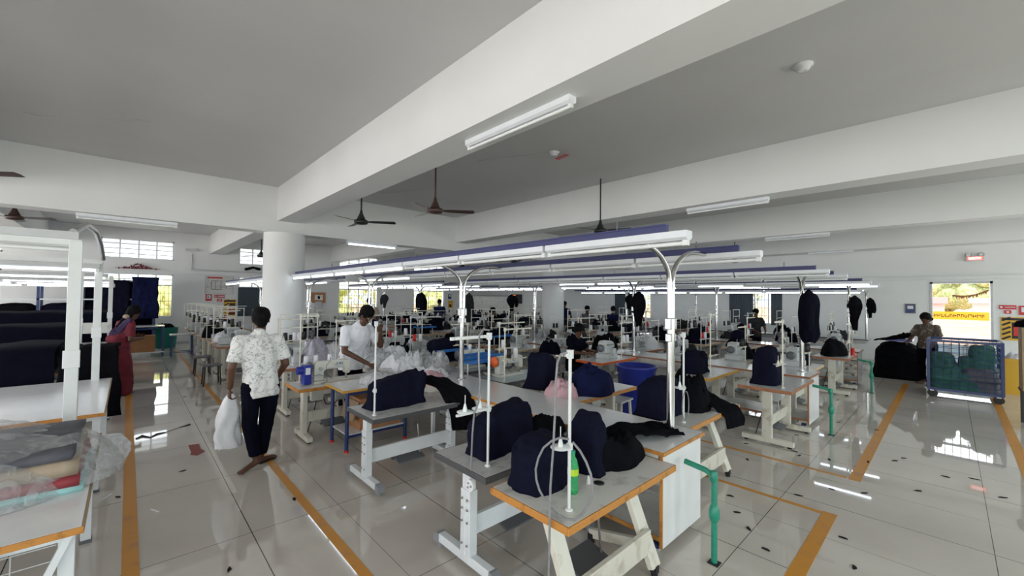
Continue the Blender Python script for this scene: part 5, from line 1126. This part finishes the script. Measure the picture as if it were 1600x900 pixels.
tag(sheet([aty(383, 423, YW - .06), aty(396, 420, YW - .08), aty(406, 423, YW - .06)], (0, 1, .3), .1, 160, .05, .06).build('black_cloth', 'blackcloth', None), 'bunch of black cloth lying on the ledge beside the column', 'cloth')
g = MB(); rg = random.Random(7)
for k in range(70):
    u = rg.gauss(0, .33); u = max(-1, min(1, u)); c = (u * .62, -.03 - rg.random() * .05, rg.uniform(0, .20) * (1 - abs(u)) ** 1.5); a = rg.uniform(0, pi); g.box(c, (.07, .012, .025), ry=a)
g.ab((-.62, -.06, 0), (.62, -.02, .012)); tag(g.build('red_garland', 'maroon', None, (aty(216, 418, YW - .05).x, YW - .05, 2.87)), 'dried red garland lying on the wall ledge under the high window', 'garland')
panel('fuse_box', 'brown wooden switch board on the wall right of the round column', 'switch board', 485, 457, 508, 473, 'carton', th=.08, deco=[('white_panel', 'whitew', (.25, .25, .8, .75)), ('red_mark', 'red', (.45, .35, .6, .65))])
MBp = MB().box((0, -.06, 0), (.30, .10, .9)); tag(MBp.build('cable_trunk', 'lgrey', None, tuple(aty(496, 486, YW))), 'grey metal trunking below the brown switch board', 'duct')
panel('notice', 'small blue notice on the far wall beside the last window', 'sign', 700, 460, 705, 467, 'blueframe', deco=[('white_band', 'whitecloth', (.15, .5, .85, .85))])
panel('notice', 'yellow notice low on the far wall beside the last window', 'sign', 700, 470, 708, 481, 'yellow', deco=[('dark_picture', 'black', (.2, .1, .6, .5))])
f = MB(); a = aty(728, 463, YW - .02); 
wb = thing('partition_board', 'plain grey board in a dark frame standing across the far corner', 'board', (16.1, 19.3, 0), -.78)
MB().ab((-1.25, -.02, .3), (1.25, .02, 2.02)).build('board', 'whitew', wb); f = MB().ab((-1.3, -.03, 0), (-1.25, .03, 2.08)).ab((1.25, -.03, 0), (1.3, .03, 2.08)).ab((-1.3, -.03, 2.02), (1.3, .03, 2.08)); f.build('frame', 'mgrey', wb)
t = thing('wall_screen', 'black wall screen showing an orange picture near the far corner', 'screen', (XW - .04, *atx(807, 467, XW)[1:]), -pi / 2)
MB().ab((-.5, -.03, -.28), (.5, .04, .28)).build('screen_body', 'black', t); q = MB().ab((-.46, -.034, -.22), (-.02, -.031, .24)).build('lit_picture', mat('orange screen glow', (1, .28, .03), .4, emit=1.2), t); MB().ab((-.32, -.037, -.1), (-.2, -.0345, .14)).build('dark_figure', 'black', q)
# ------------------------------------------------------------------ right wall
panel('framed_notice', 'small framed blue notice on the right wall, left of the doorway', 'sign', 1416, 476, 1429, 488, 'blueframe', 'x', frame='dgrey', deco=[('white_picture', 'whitecloth', (.15, .45, .85, .85))])
panel('fire_sign', 'long red sign with a white arrow right of the doorway', 'sign', 1561, 477, 1588, 483, 'red', 'x', deco=[('lettering', 'pink', (.3, .35, .95, .65)), ('arrow', 'whitecloth', (.06, .3, .2, .7))])
panel('fire_sign', 'small red sign under the long one right of the doorway', 'sign', 1569, 485, 1580, 490, 'red', 'x', deco=[('lettering', 'whitecloth', (.3, .3, .7, .7))])
panel('fire_sign', 'square red sign at the right edge of the photo', 'sign', 1592, 478, 1608, 492, 'red', 'x', deco=[('white_picture', 'whitecloth', (.25, .3, .8, .85))])
hazard('yellow and black striped warning poster right of the doorway', 1564, 496, 1602, 531, axis='x')
e = thing('exit_lamp', 'emergency exit lamp with two spotlights high on the right wall', 'lamp', tuple(atx(1523, 404, XW)), -pi / 2)
MB().ab((-.17, -.09, -.07), (.17, 0, .07)).build('lamp_box', 'lgrey', e, bevel=.006); q = MB().ab((-.15, -.094, -.05), (.15, -.0905, .05)).build('lit_sign', mat('red sign glow', (1, .16, .12), .4, emit=1.0), e)
MB().ab((-.12, -.098, .005), (.12, -.0945, .03)).ab((-.12, -.098, -.03), (.12, -.0945, -.01)).build('sign_lettering', mat('pale sign glow', (1, .8, .75), .4, emit=1.2), q)
for s in (-1, 1): l = MB().cyl((s * .12, -.02, .10), (s * .12, -.09, .10), .045, .06, 16).cyl((s * .12, -.05, .06), (s * .12, -.05, .1), .012).build('spotlight', 'dgrey', e); MB().cyl((s * .12, -.091, .1), (s * .12, -.093, .1), .05, n=16).build('spotlight_lens', 'whitew', l)
g = MB(); rg = random.Random(9); a, c = atx(1489, 461, XW - .03), atx(1544, 453, XW - .03); pts = []
for k in range(33):
    u = k / 32; p = a.lerp(c, u); p.z -= .08 * 4 * u * (1 - u); pts.append(p)
    if k % 1 == 0: l = rg.uniform(.06, .13); g.add([p + Vector((0, -.02, 0)), p + Vector((.004, .02, 0)), p + Vector((.004, .004 + rg.uniform(-.03, .03), -l)), p + Vector((-.006, 0, -l * .5))], [(0, 1, 2), (0, 2, 3), (1, 3, 2), (0, 3, 1)])
g.tube(pts, .012, 6); tag(g.build('leaf_garland', 'carton', None), 'brown dried leaf garland strung across the top of the doorway', 'garland')
# ------------------------------------------------------------------ wire trolley, pile and cartons at right
ct = thing('wire_trolley', 'blue wire mesh trolley full of teal cloth in front of the doorway', 'trolley', (12.75, -.18, 0), 0)
hx, hy = .52, .50; b = MB()
for sx in (-1, 1):
    for sy in (-1, 1): b.box((sx * hx, sy * hy, .68), (.05, .05, 1.0))
for z in (.17, 1.16):
    for s in (-1, 1): b.ab((-hx, s * hy - .022, z - .025), (hx, s * hy + .022, z + .025)).ab((s * hx - .022, -hy, z - .025), (s * hx + .022, hy, z + .025))
b.build('frame', 'blueframe', ct); MB().ab((-hx, -hy, .165), (hx, hy, .171)).build('floor_plate', 'blueframe', ct)
for nm, axis, s in (('front', 'x', -1), ('rear', 'x', 1), ('left', 'y', 1), ('right', 'y', -1)):
    m_ = MB()
    for k in range(1, 9):
        u = -hy + 2 * hy * k / 9; m_.cyl((s * hx, u, .17) if axis == 'x' else (u * hx / hy, s * hy, .17), (s * hx, u, 1.15) if axis == 'x' else (u * hx / hy, s * hy, 1.15), .005, n=6)
    for k in range(1, 9):
        z = .17 + k * .11; m_.cyl((s * hx, -hy, z) if axis == 'x' else (-hx, s * hy, z), (s * hx, hy, z) if axis == 'x' else (hx, s * hy, z), .005, n=6)
    m_.build('mesh_side', 'blueframe', ct)
for sx in (-1, 1):
    for sy in (-1, 1):
        w = MB().cyl((sx * (hx - .06) - .02, sy * (hy - .05), .075), (sx * (hx - .06) + .02, sy * (hy - .05), .075), .075, n=18).build('castor_wheel', 'black', ct); MB().ab((sx * (hx - .06) - .03, sy * (hy - .05) - .03, .12), (sx * (hx - .06) + .03, sy * (hy - .05) + .03, .15)).build('castor_bracket', 'steel', w)
k = 0
for (x, y, z, rx, ry, h, m, n) in ((12.72, .06, .172, .44, .26, .24, 'teal', 'bottom left'), (12.70, .06, .38, .43, .25, .24, 'teal', 'left middle'), (12.72, .12, .58, .40, .19, .24, 'teal', 'left upper'), (12.73, -.17, .172, .44, .24, .36, 'teal', 'centre'), (12.75, -.42, .172, .44, .24, .27, 'slate', 'bottom right'), (12.73, -.40, .40, .43, .25, .22, 'slate', 'right middle'), (12.78, -.36, .58, .40, .25, .22, 'teal', 'right upper'), (12.80, -.44, .76, .36, .18, .26, 'teal', 'topmost right')):
    k += 1; lay('cloth_bundle', cover(rx * 2.05, ry * 2.05, h * 1.25, 170 + k, .0, .12), ('teal' if m == 'teal' else 'grey') + ' cloth bundle in the wire trolley, the %s one' % n, 'cloth', m, (x, y, z), 0, 'cloth bundles in the wire trolley')
lay('black_pile', cover(1.3, .95, .85, 180, .0, .15), 'large black cloth covered heap on the floor beside the wire trolley', 'cloth', 'blackcloth', (14.9, .95, 0), .1)
lay('blue_crate', MB().ab((-.4, -.25, 0), (.4, .25, .06)), 'flat blue plastic lid lying on top of the large black heap', 'lid', 'bluep', (14.75, .9, .945))
bx = carton('tall brown carton with black cloth on it at the right edge', (10.55, -.98, .57), (.5, .42, 1.0), 0, 'carton2', False)
lay('black_garment', pile(.32, .28, .2, 181, .6), 'black cloth lying on top of the tall brown carton', 'garment', 'blackcloth', (10.55, -.98, 1.57))
pt = thing('pallet_stand', 'dark metal stand under the tall brown carton', 'stand', (10.55, -.98, 0))
for sx in (-1, 1):
    for sy in (-1, 1): MB().ab((sx * .22 - .02, sy * .18 - .02, 0), (sx * .22 + .02, sy * .18 + .02, .54)).build('leg', 'black', pt)
MB().ab((-.26, -.22, .54), (.26, .22, .57)).build('stand_top', 'black', pt)
yb = thing('yellow_crate', 'yellow plastic crate behind the wire trolley at right', 'crate', (14.1, -.98, 0)); MB().ab((-.25, -.22, 0), (.25, .22, .06)).ab((-.25, -.22, .06), (-.22, .22, .75)).ab((.22, -.22, .06), (.25, .22, .75)).ab((-.22, -.22, .06), (.22, -.19, .75)).ab((-.22, .19, .06), (.22, .22, .75)).build('crate_body', 'yellow', yb); MB().ab((-.27, -.24, .68), (-.251, .24, .76)).ab((.251, -.24, .68), (.27, .24, .76)).build('crate_rim', 'yellow', yb)
lay('white_garment', pile(.2, .18, .18, 182, .5), 'white cloth in the yellow crate at right', 'garment', 'whitecloth', (14.1, -.98, .70))
# ------------------------------------------------------------------ green floor pipes
for k, (px, py, lab) in enumerate(((1116, 880, 'green air pipe rising from the floor in front of the nearest worktop'), (1299, 680, 'green air pipe rising from the floor in front of the second worktop'), (1362, 614, 'green air pipe rising from the floor in front of the third worktop'))):
    p = fl(px, py); t = thing('air_pipe', lab, 'pipe', (p.x, p.y, 0), 0, 'green air pipes'); L = .42 if k == 0 else .40
    MB().tube([(0, 0, 0), (.0, 0, .30)], .021, 12).tube([(0, 0, .42), (0, 0, .60), (.0, .02, .645), (.0, .06, .665), (.0, .22, .685)], .021, 12).build('pipe', 'green', t)
    MB().lathe([(.021, .30), (.028, .31), (.038, .34), (.038, .38), (.028, .42), (.021, .43)], (0, 0, 0), 16).build('pipe_coupling', 'green', t); MB().lathe([(.026, .60), (.03, .61), (.03, .66), (.02, .675)], (0, .005, 0), 14).build('pipe_elbow', 'green', t); MB().box((0, 0, .004), (.075, .075, .008)).build('floor_flange', 'black', t)
# ------------------------------------------------------------------ scraps on the floor
rs = random.Random(21); spots = []
for (px, py) in ((1165, 693), (1168, 718), (1170, 826), (1249, 712), (1300, 765), (1245, 680), (1295, 718), (1240, 705), (1350, 771), (1197, 859), (1318, 841), (1152, 801), (1310, 660), (1370, 672), (1412, 716), (1398, 720), (1434, 767), (1478, 745), (1523, 749), (1568, 778), (1356, 722), (1309, 625), (1335, 887), (1141, 775), (1247, 774), (1128, 713), (460, 780), (358, 890), (286, 736), (184, 777), (325, 600), (353, 600), (288, 620), (231, 558)):
    spots.append(fl(px, py))
pr0 = None
for k, p in enumerate(spots):
    if k % 3 == 0 or pr0 is None:
        b = MB(); n = 7; vs = [(rs.uniform(.012, .035) * cos(2 * pi * i / n) * 1.5, rs.uniform(.006, .02) * sin(2 * pi * i / n), .0015) for i in range(n)]; vs += [(x, y, .006) for x, y, z in vs]
        b.add(vs, [tuple(range(n))[::-1], tuple(range(n, 2 * n))] + [(i, (i + 1) % n, (i + 1) % n + n, i + n) for i in range(n)]); pr0 = b.build('cloth_scrap', 'greycloth'); o = pr0; tag(o, 'tiny dark cloth scrap lying on the glossy floor tiles', 'scrap', 'dark scraps on the floor')
    else: o = pr0.copy(); COL.objects.link(o)
    o.location = p; o.rotation_euler.z = rs.uniform(0, 3)
pp = [fl(x, y) for x, y in ((294, 696), (311, 694), (314, 702), (321, 705), (308, 712), (297, 711), (299, 707))]; c0 = fl(306, 703)
tag(MB().prism([(q.x - c0.x, q.y - c0.y) for q in pp], .001, .005, 'z').build('red_scrap', mat('dusty red cloth', (.30, .09, .08), .8), None, tuple(c0)), 'dusty red cloth scrap lying in the left aisle', 'scrap')
pts = [fl(x, y) + Vector((0, 0, .006)) for x, y in ((213, 686), (222, 682), (235, 684), (245, 679), (262, 675), (278, 669), (297, 664))]; tag(MB().tube(pts, [.012, .018, .006, .014, .003, .003, .014], 6).build('thread_tangle', 'black', None), 'black thread tangle trailing across the window reflection in the left aisle', 'thread')
for k, (px, py, l) in enumerate(((165, 778, .16), (242, 798, .12))):
    p = fl(px, py); tag(MB().box((0, 0, .003), (l, .012, .004), rz=1.0 + k).build('white_strip', 'whitecloth', None, tuple(p)), ['white paper strip on the floor by the front left table leg', 'clear shred of polythene on the left aisle floor'][k], 'scrap')
lay('black_bag', pile(.20, .14, .10, 190, .5), 'black cloth lying on the floor under the front orange edged table', 'cloth', 'blackcloth', (2.35, 1.35, 0))
# ------------------------------------------------------------------ people
# man walking away with a white cloth bag
m1, V = person('man in a white printed shirt walking away with a white cloth bag', (1.12, 5.40, 0), .06, dict(
    pel=(.02, 0, .95), wst=(.01, .01, 1.10), chs=(-.01, .03, 1.32), nck=(0, .05, 1.50), hd=(.02, .09, 1.655), look=(.12, 1, -.1),
    shl=(-.205, .02, 1.44), ell=(-.275, -.02, 1.15), hal=(-.275, .04, .93), hdl=(.0, .2, -1), shr=(.195, .03, 1.43), elr=(.27, .0, 1.14), har=(.235, .17, .96),
    hil=(-.08, 0, .92), knl=(-.085, .0, .50), anl=(-.03, -.04, .13), heell=(-.02, -.05, .075), tol=(-.17, -.11, .028), hir=(.11, 0, .92), knr=(.10, .05, .50), anr=(.055, .08, .10), heelr=(.05, .08, .04), tor=(.19, .13, .028)),
    top='printshirt', bottom='navy2', voxel=.0065, hem=.80, curl=(1.05, .5), palm=((1, 0, 0), (-1, 0, 0)), face=True, topw=1.15)
q = Matrix.Rotation(.06, 3, 'Z') @ Vector((-.275, .075, .84)); bg = garment(.24, .13, .58, 200, [(0, .22), (.08, .5), (.3, .85), (.8, 1), (1, .92)], 5, False)
lay('cloth_bag', bg, 'limp white cloth bag held by the man walking away', 'bag', 'whitecloth', (1.12 + q.x, 5.40 + q.y, .85), .06)
for k in (0,): MB().prism([(-.1, -.04), (.1, -.045), (.12, 0), (.1, .045), (-.1, .04)], .0, .018, 'z').build('sandal', 'black', m1, (.115, .105, .003), .35)
# man looking down at the table
m2, V = person('man in a plain white shirt bending over the table beside the cream sewing machine', (2.66, 6.66, 0), pi + .20, dict(
    pel=(0, .0, .86), wst=(.0, .05, 1.02), chs=(-.01, .15, 1.22), nck=(-.02, .22, 1.395), hd=(-.04, .31, 1.525), look=(-.2, .75, -.65),
    shl=(-.205, .14, 1.325), ell=(-.31, .30, 1.06), hal=(-.20, .44, 1.26), hdl=(.1, .1, 1), shr=(.205, .17, 1.325), elr=(.29, .30, 1.03), har=(.08, .54, .86), hdr=(-.45, .6, -.55),
    hil=(-.095, 0, .83), knl=(-.10, .03, .46), hir=(.095, 0, .83), knr=(.10, .03, .46)),
    top='whitecloth', bottom='navy2', voxel=.0065, hem=.72, curl=(.8, .6), palm=((.3, .9, .1), (-.5, 0, -.8)), face=True, topw=1.75, scale=1.075)
# woman in maroon sari, left
m3, V = person('woman in a maroon sari bending towards the cutting tables, flower in her hair', (-.10, 10.95, 0), -1.15, dict(
    pel=(0, -.02, .92), wst=(0, .01, 1.07), chs=(0, .08, 1.26), nck=(0, .15, 1.42), hd=(0, .22, 1.565), look=(-.1, 1, -.35), ell=(-.25, .08, 1.08), hal=(-.12, .28, 1.10), elr=(.25, .06, 1.06), har=(.10, .28, 1.06), shl=(-.18, .09, 1.36), shr=(.18, .09, 1.36)), top='maroon', bottom=None, hair='long', voxel=.013, hem=.95, face=False)
c = MB(); limb(c, (0, 0, .06), (0, 0, .5), .25, .24, .85); limb(c, (0, 0, .5), (0, .0, .98), .25, .19, .8); limb(c, (0, .0, .98), (0, .03, 1.16), .19, .18, .8)
for v in (0,): c.v = [(x, y, max(.012, z)) for x, y, z in c.v]
fuse(c, 'sari', 'maroon', m3, .014, 3, .018, 5, 7); c = MB(); limb(c, (.16, .06, 1.42), (0, -.06, 1.15), .075, .13, .6); limb(c, (0, -.06, 1.15), (-.17, .02, .88), .13, .10, .7); fuse(c, 'sari_drape', 'purple', m3, .014, 3, .015, 6)
MB().ball((.03, .08, 1.50), (.07, .05, .045)).build('hair_flower', 'tan', m3)
# woman by the doorway
m4, V = person('woman in a brown patterned top standing with black cloth beside the doorway', (13.95, .38, 0), 1.1, dict(hd=(0, .05, 1.55), nck=(0, 0, 1.42), chs=(0, 0, 1.26), shl=(-.18, 0, 1.36), shr=(.18, 0, 1.36), ell=(-.27, .06, 1.1), hal=(-.22, .32, 1.02), elr=(.27, .06, 1.1), har=(.2, .32, 1.0), look=(.2, 1, -.35)), top=mat('brown floral cloth', (.09, .065, .05), .8, dirt=(.35, .3, .26), scale=18), bottom='blackcloth', hair='bun', voxel=.013, hem=.85, face=False)
lay('black_cloth', sheet([(14.0, .62, 1.15), (14.15, .8, 1.08), (14.3, 1.0, .98), (14.5, 1.25, .93)], (.8, -.5, 0), .55, 201, .04, .03), 'black cloth stretched from the woman by the doorway to the black heap', 'cloth', 'blackcloth', (0, 0, 0))
SEAT = dict(pel=(0, 0, .56), wst=(0, .03, .72), chs=(0, .08, .95), nck=(0, .12, 1.13), hd=(0, .18, 1.28), look=(0, 1, -.4), shl=(-.18, .08, 1.07), shr=(.18, .08, 1.07), ell=(-.24, .22, .86), elr=(.24, .22, .86), hal=(-.14, .46, .86), har=(.14, .46, .86), hil=(-.09, .04, .54), hir=(.09, .04, .54), knl=(-.11, .42, .50), knr=(.11, .42, .50), anl=(-.11, .44, .09), anr=(.11, .44, .09), tol=(-.11, .60, .03), tor=(.11, .60, .03))
def stool_at(label, x, y, h=.44, m='greyl'):
    t = thing('stool', label, 'stool', (x, y, 0), 0, 'stools of seated workers'); MB().ab((-.17, -.17, h - .03), (.17, .17, h)).build('seat', m, t)
    for sx in (-1, 1):
        for sy in (-1, 1): MB().bar((sx * .13, sy * .13, h - .03), (sx * .15, sy * .15, 0), .025, .025).build('leg', 'black', t)
for k, (lab, x, y, rz, seat, top, hair, sk) in enumerate((('woman in navy seated bent behind the overlock machine near the blue bin', 6.82, 5.42, pi, True, 'navy2', 'bun', 1), ('man in a dark shirt before the slate shutters of the right wall', 14.9, 4.32, 2.3, False, 'greycloth', 'short', .93), ('woman in blue with a pale face covering standing beyond the far column', 14.65, 12.1, 2.6, False, 'bluecloth', 'bun', 1), ('worker in a patterned dark top, left of the pair near the slate shutters', 14.55, 10.75, 2.2, True, 'slate', 'bun', 1.15), ('worker in blue, right of the pair near the slate shutters', 15.0, 9.75, 2.2, True, 'bluecloth', 'bun', 1.15), ('man in a tan shirt standing far back between the first two rows', 5.9, 13.25, 2.8, False, 'tan', 'short', 1.05), ('woman in bright blue standing by the yellow green window', 10.1, 15.5, 2.9, False, 'bluecloth', 'bun', 1.02), ('worker in dark blue seated far back behind the first row machines', 5.3, 12.1, pi, True, 'bluecloth', 'bun', 1.1), ('seated worker in dark cloth near the far window', 10.2, 12.15, pi, True, 'navy2', 'bun', 1.1))):
    person(lab, (x, y, 0), rz, SEAT if seat else dict(ell=(-.26, .1, 1.15), elr=(.26, .1, 1.15), hal=(-.16, .34, 1.05), har=(.16, .34, 1.05), look=(0, 1, -.3)), top, 'navy2', hair, .014, scale=sk, hem=(.50 if seat else .84), face=False, sleeve=.55)
    if seat: stool_at('small dark legged stool under the ' + ['woman in navy by the overlock machine', '', '', 'left worker of the far pair', 'right worker of the far pair', '', '', 'worker seated behind the first row machines', 'worker seated near the far window'][k], x, y, .44 * sk)


for k, y in enumerate((10.95, 12.5)): stool_at('dark legged stool left of the first far worktop, the %s one' % ('nearer', 'farther')[k], 1.36, y, m='dgrey')
bpy.data.scenes.remove(TMP)
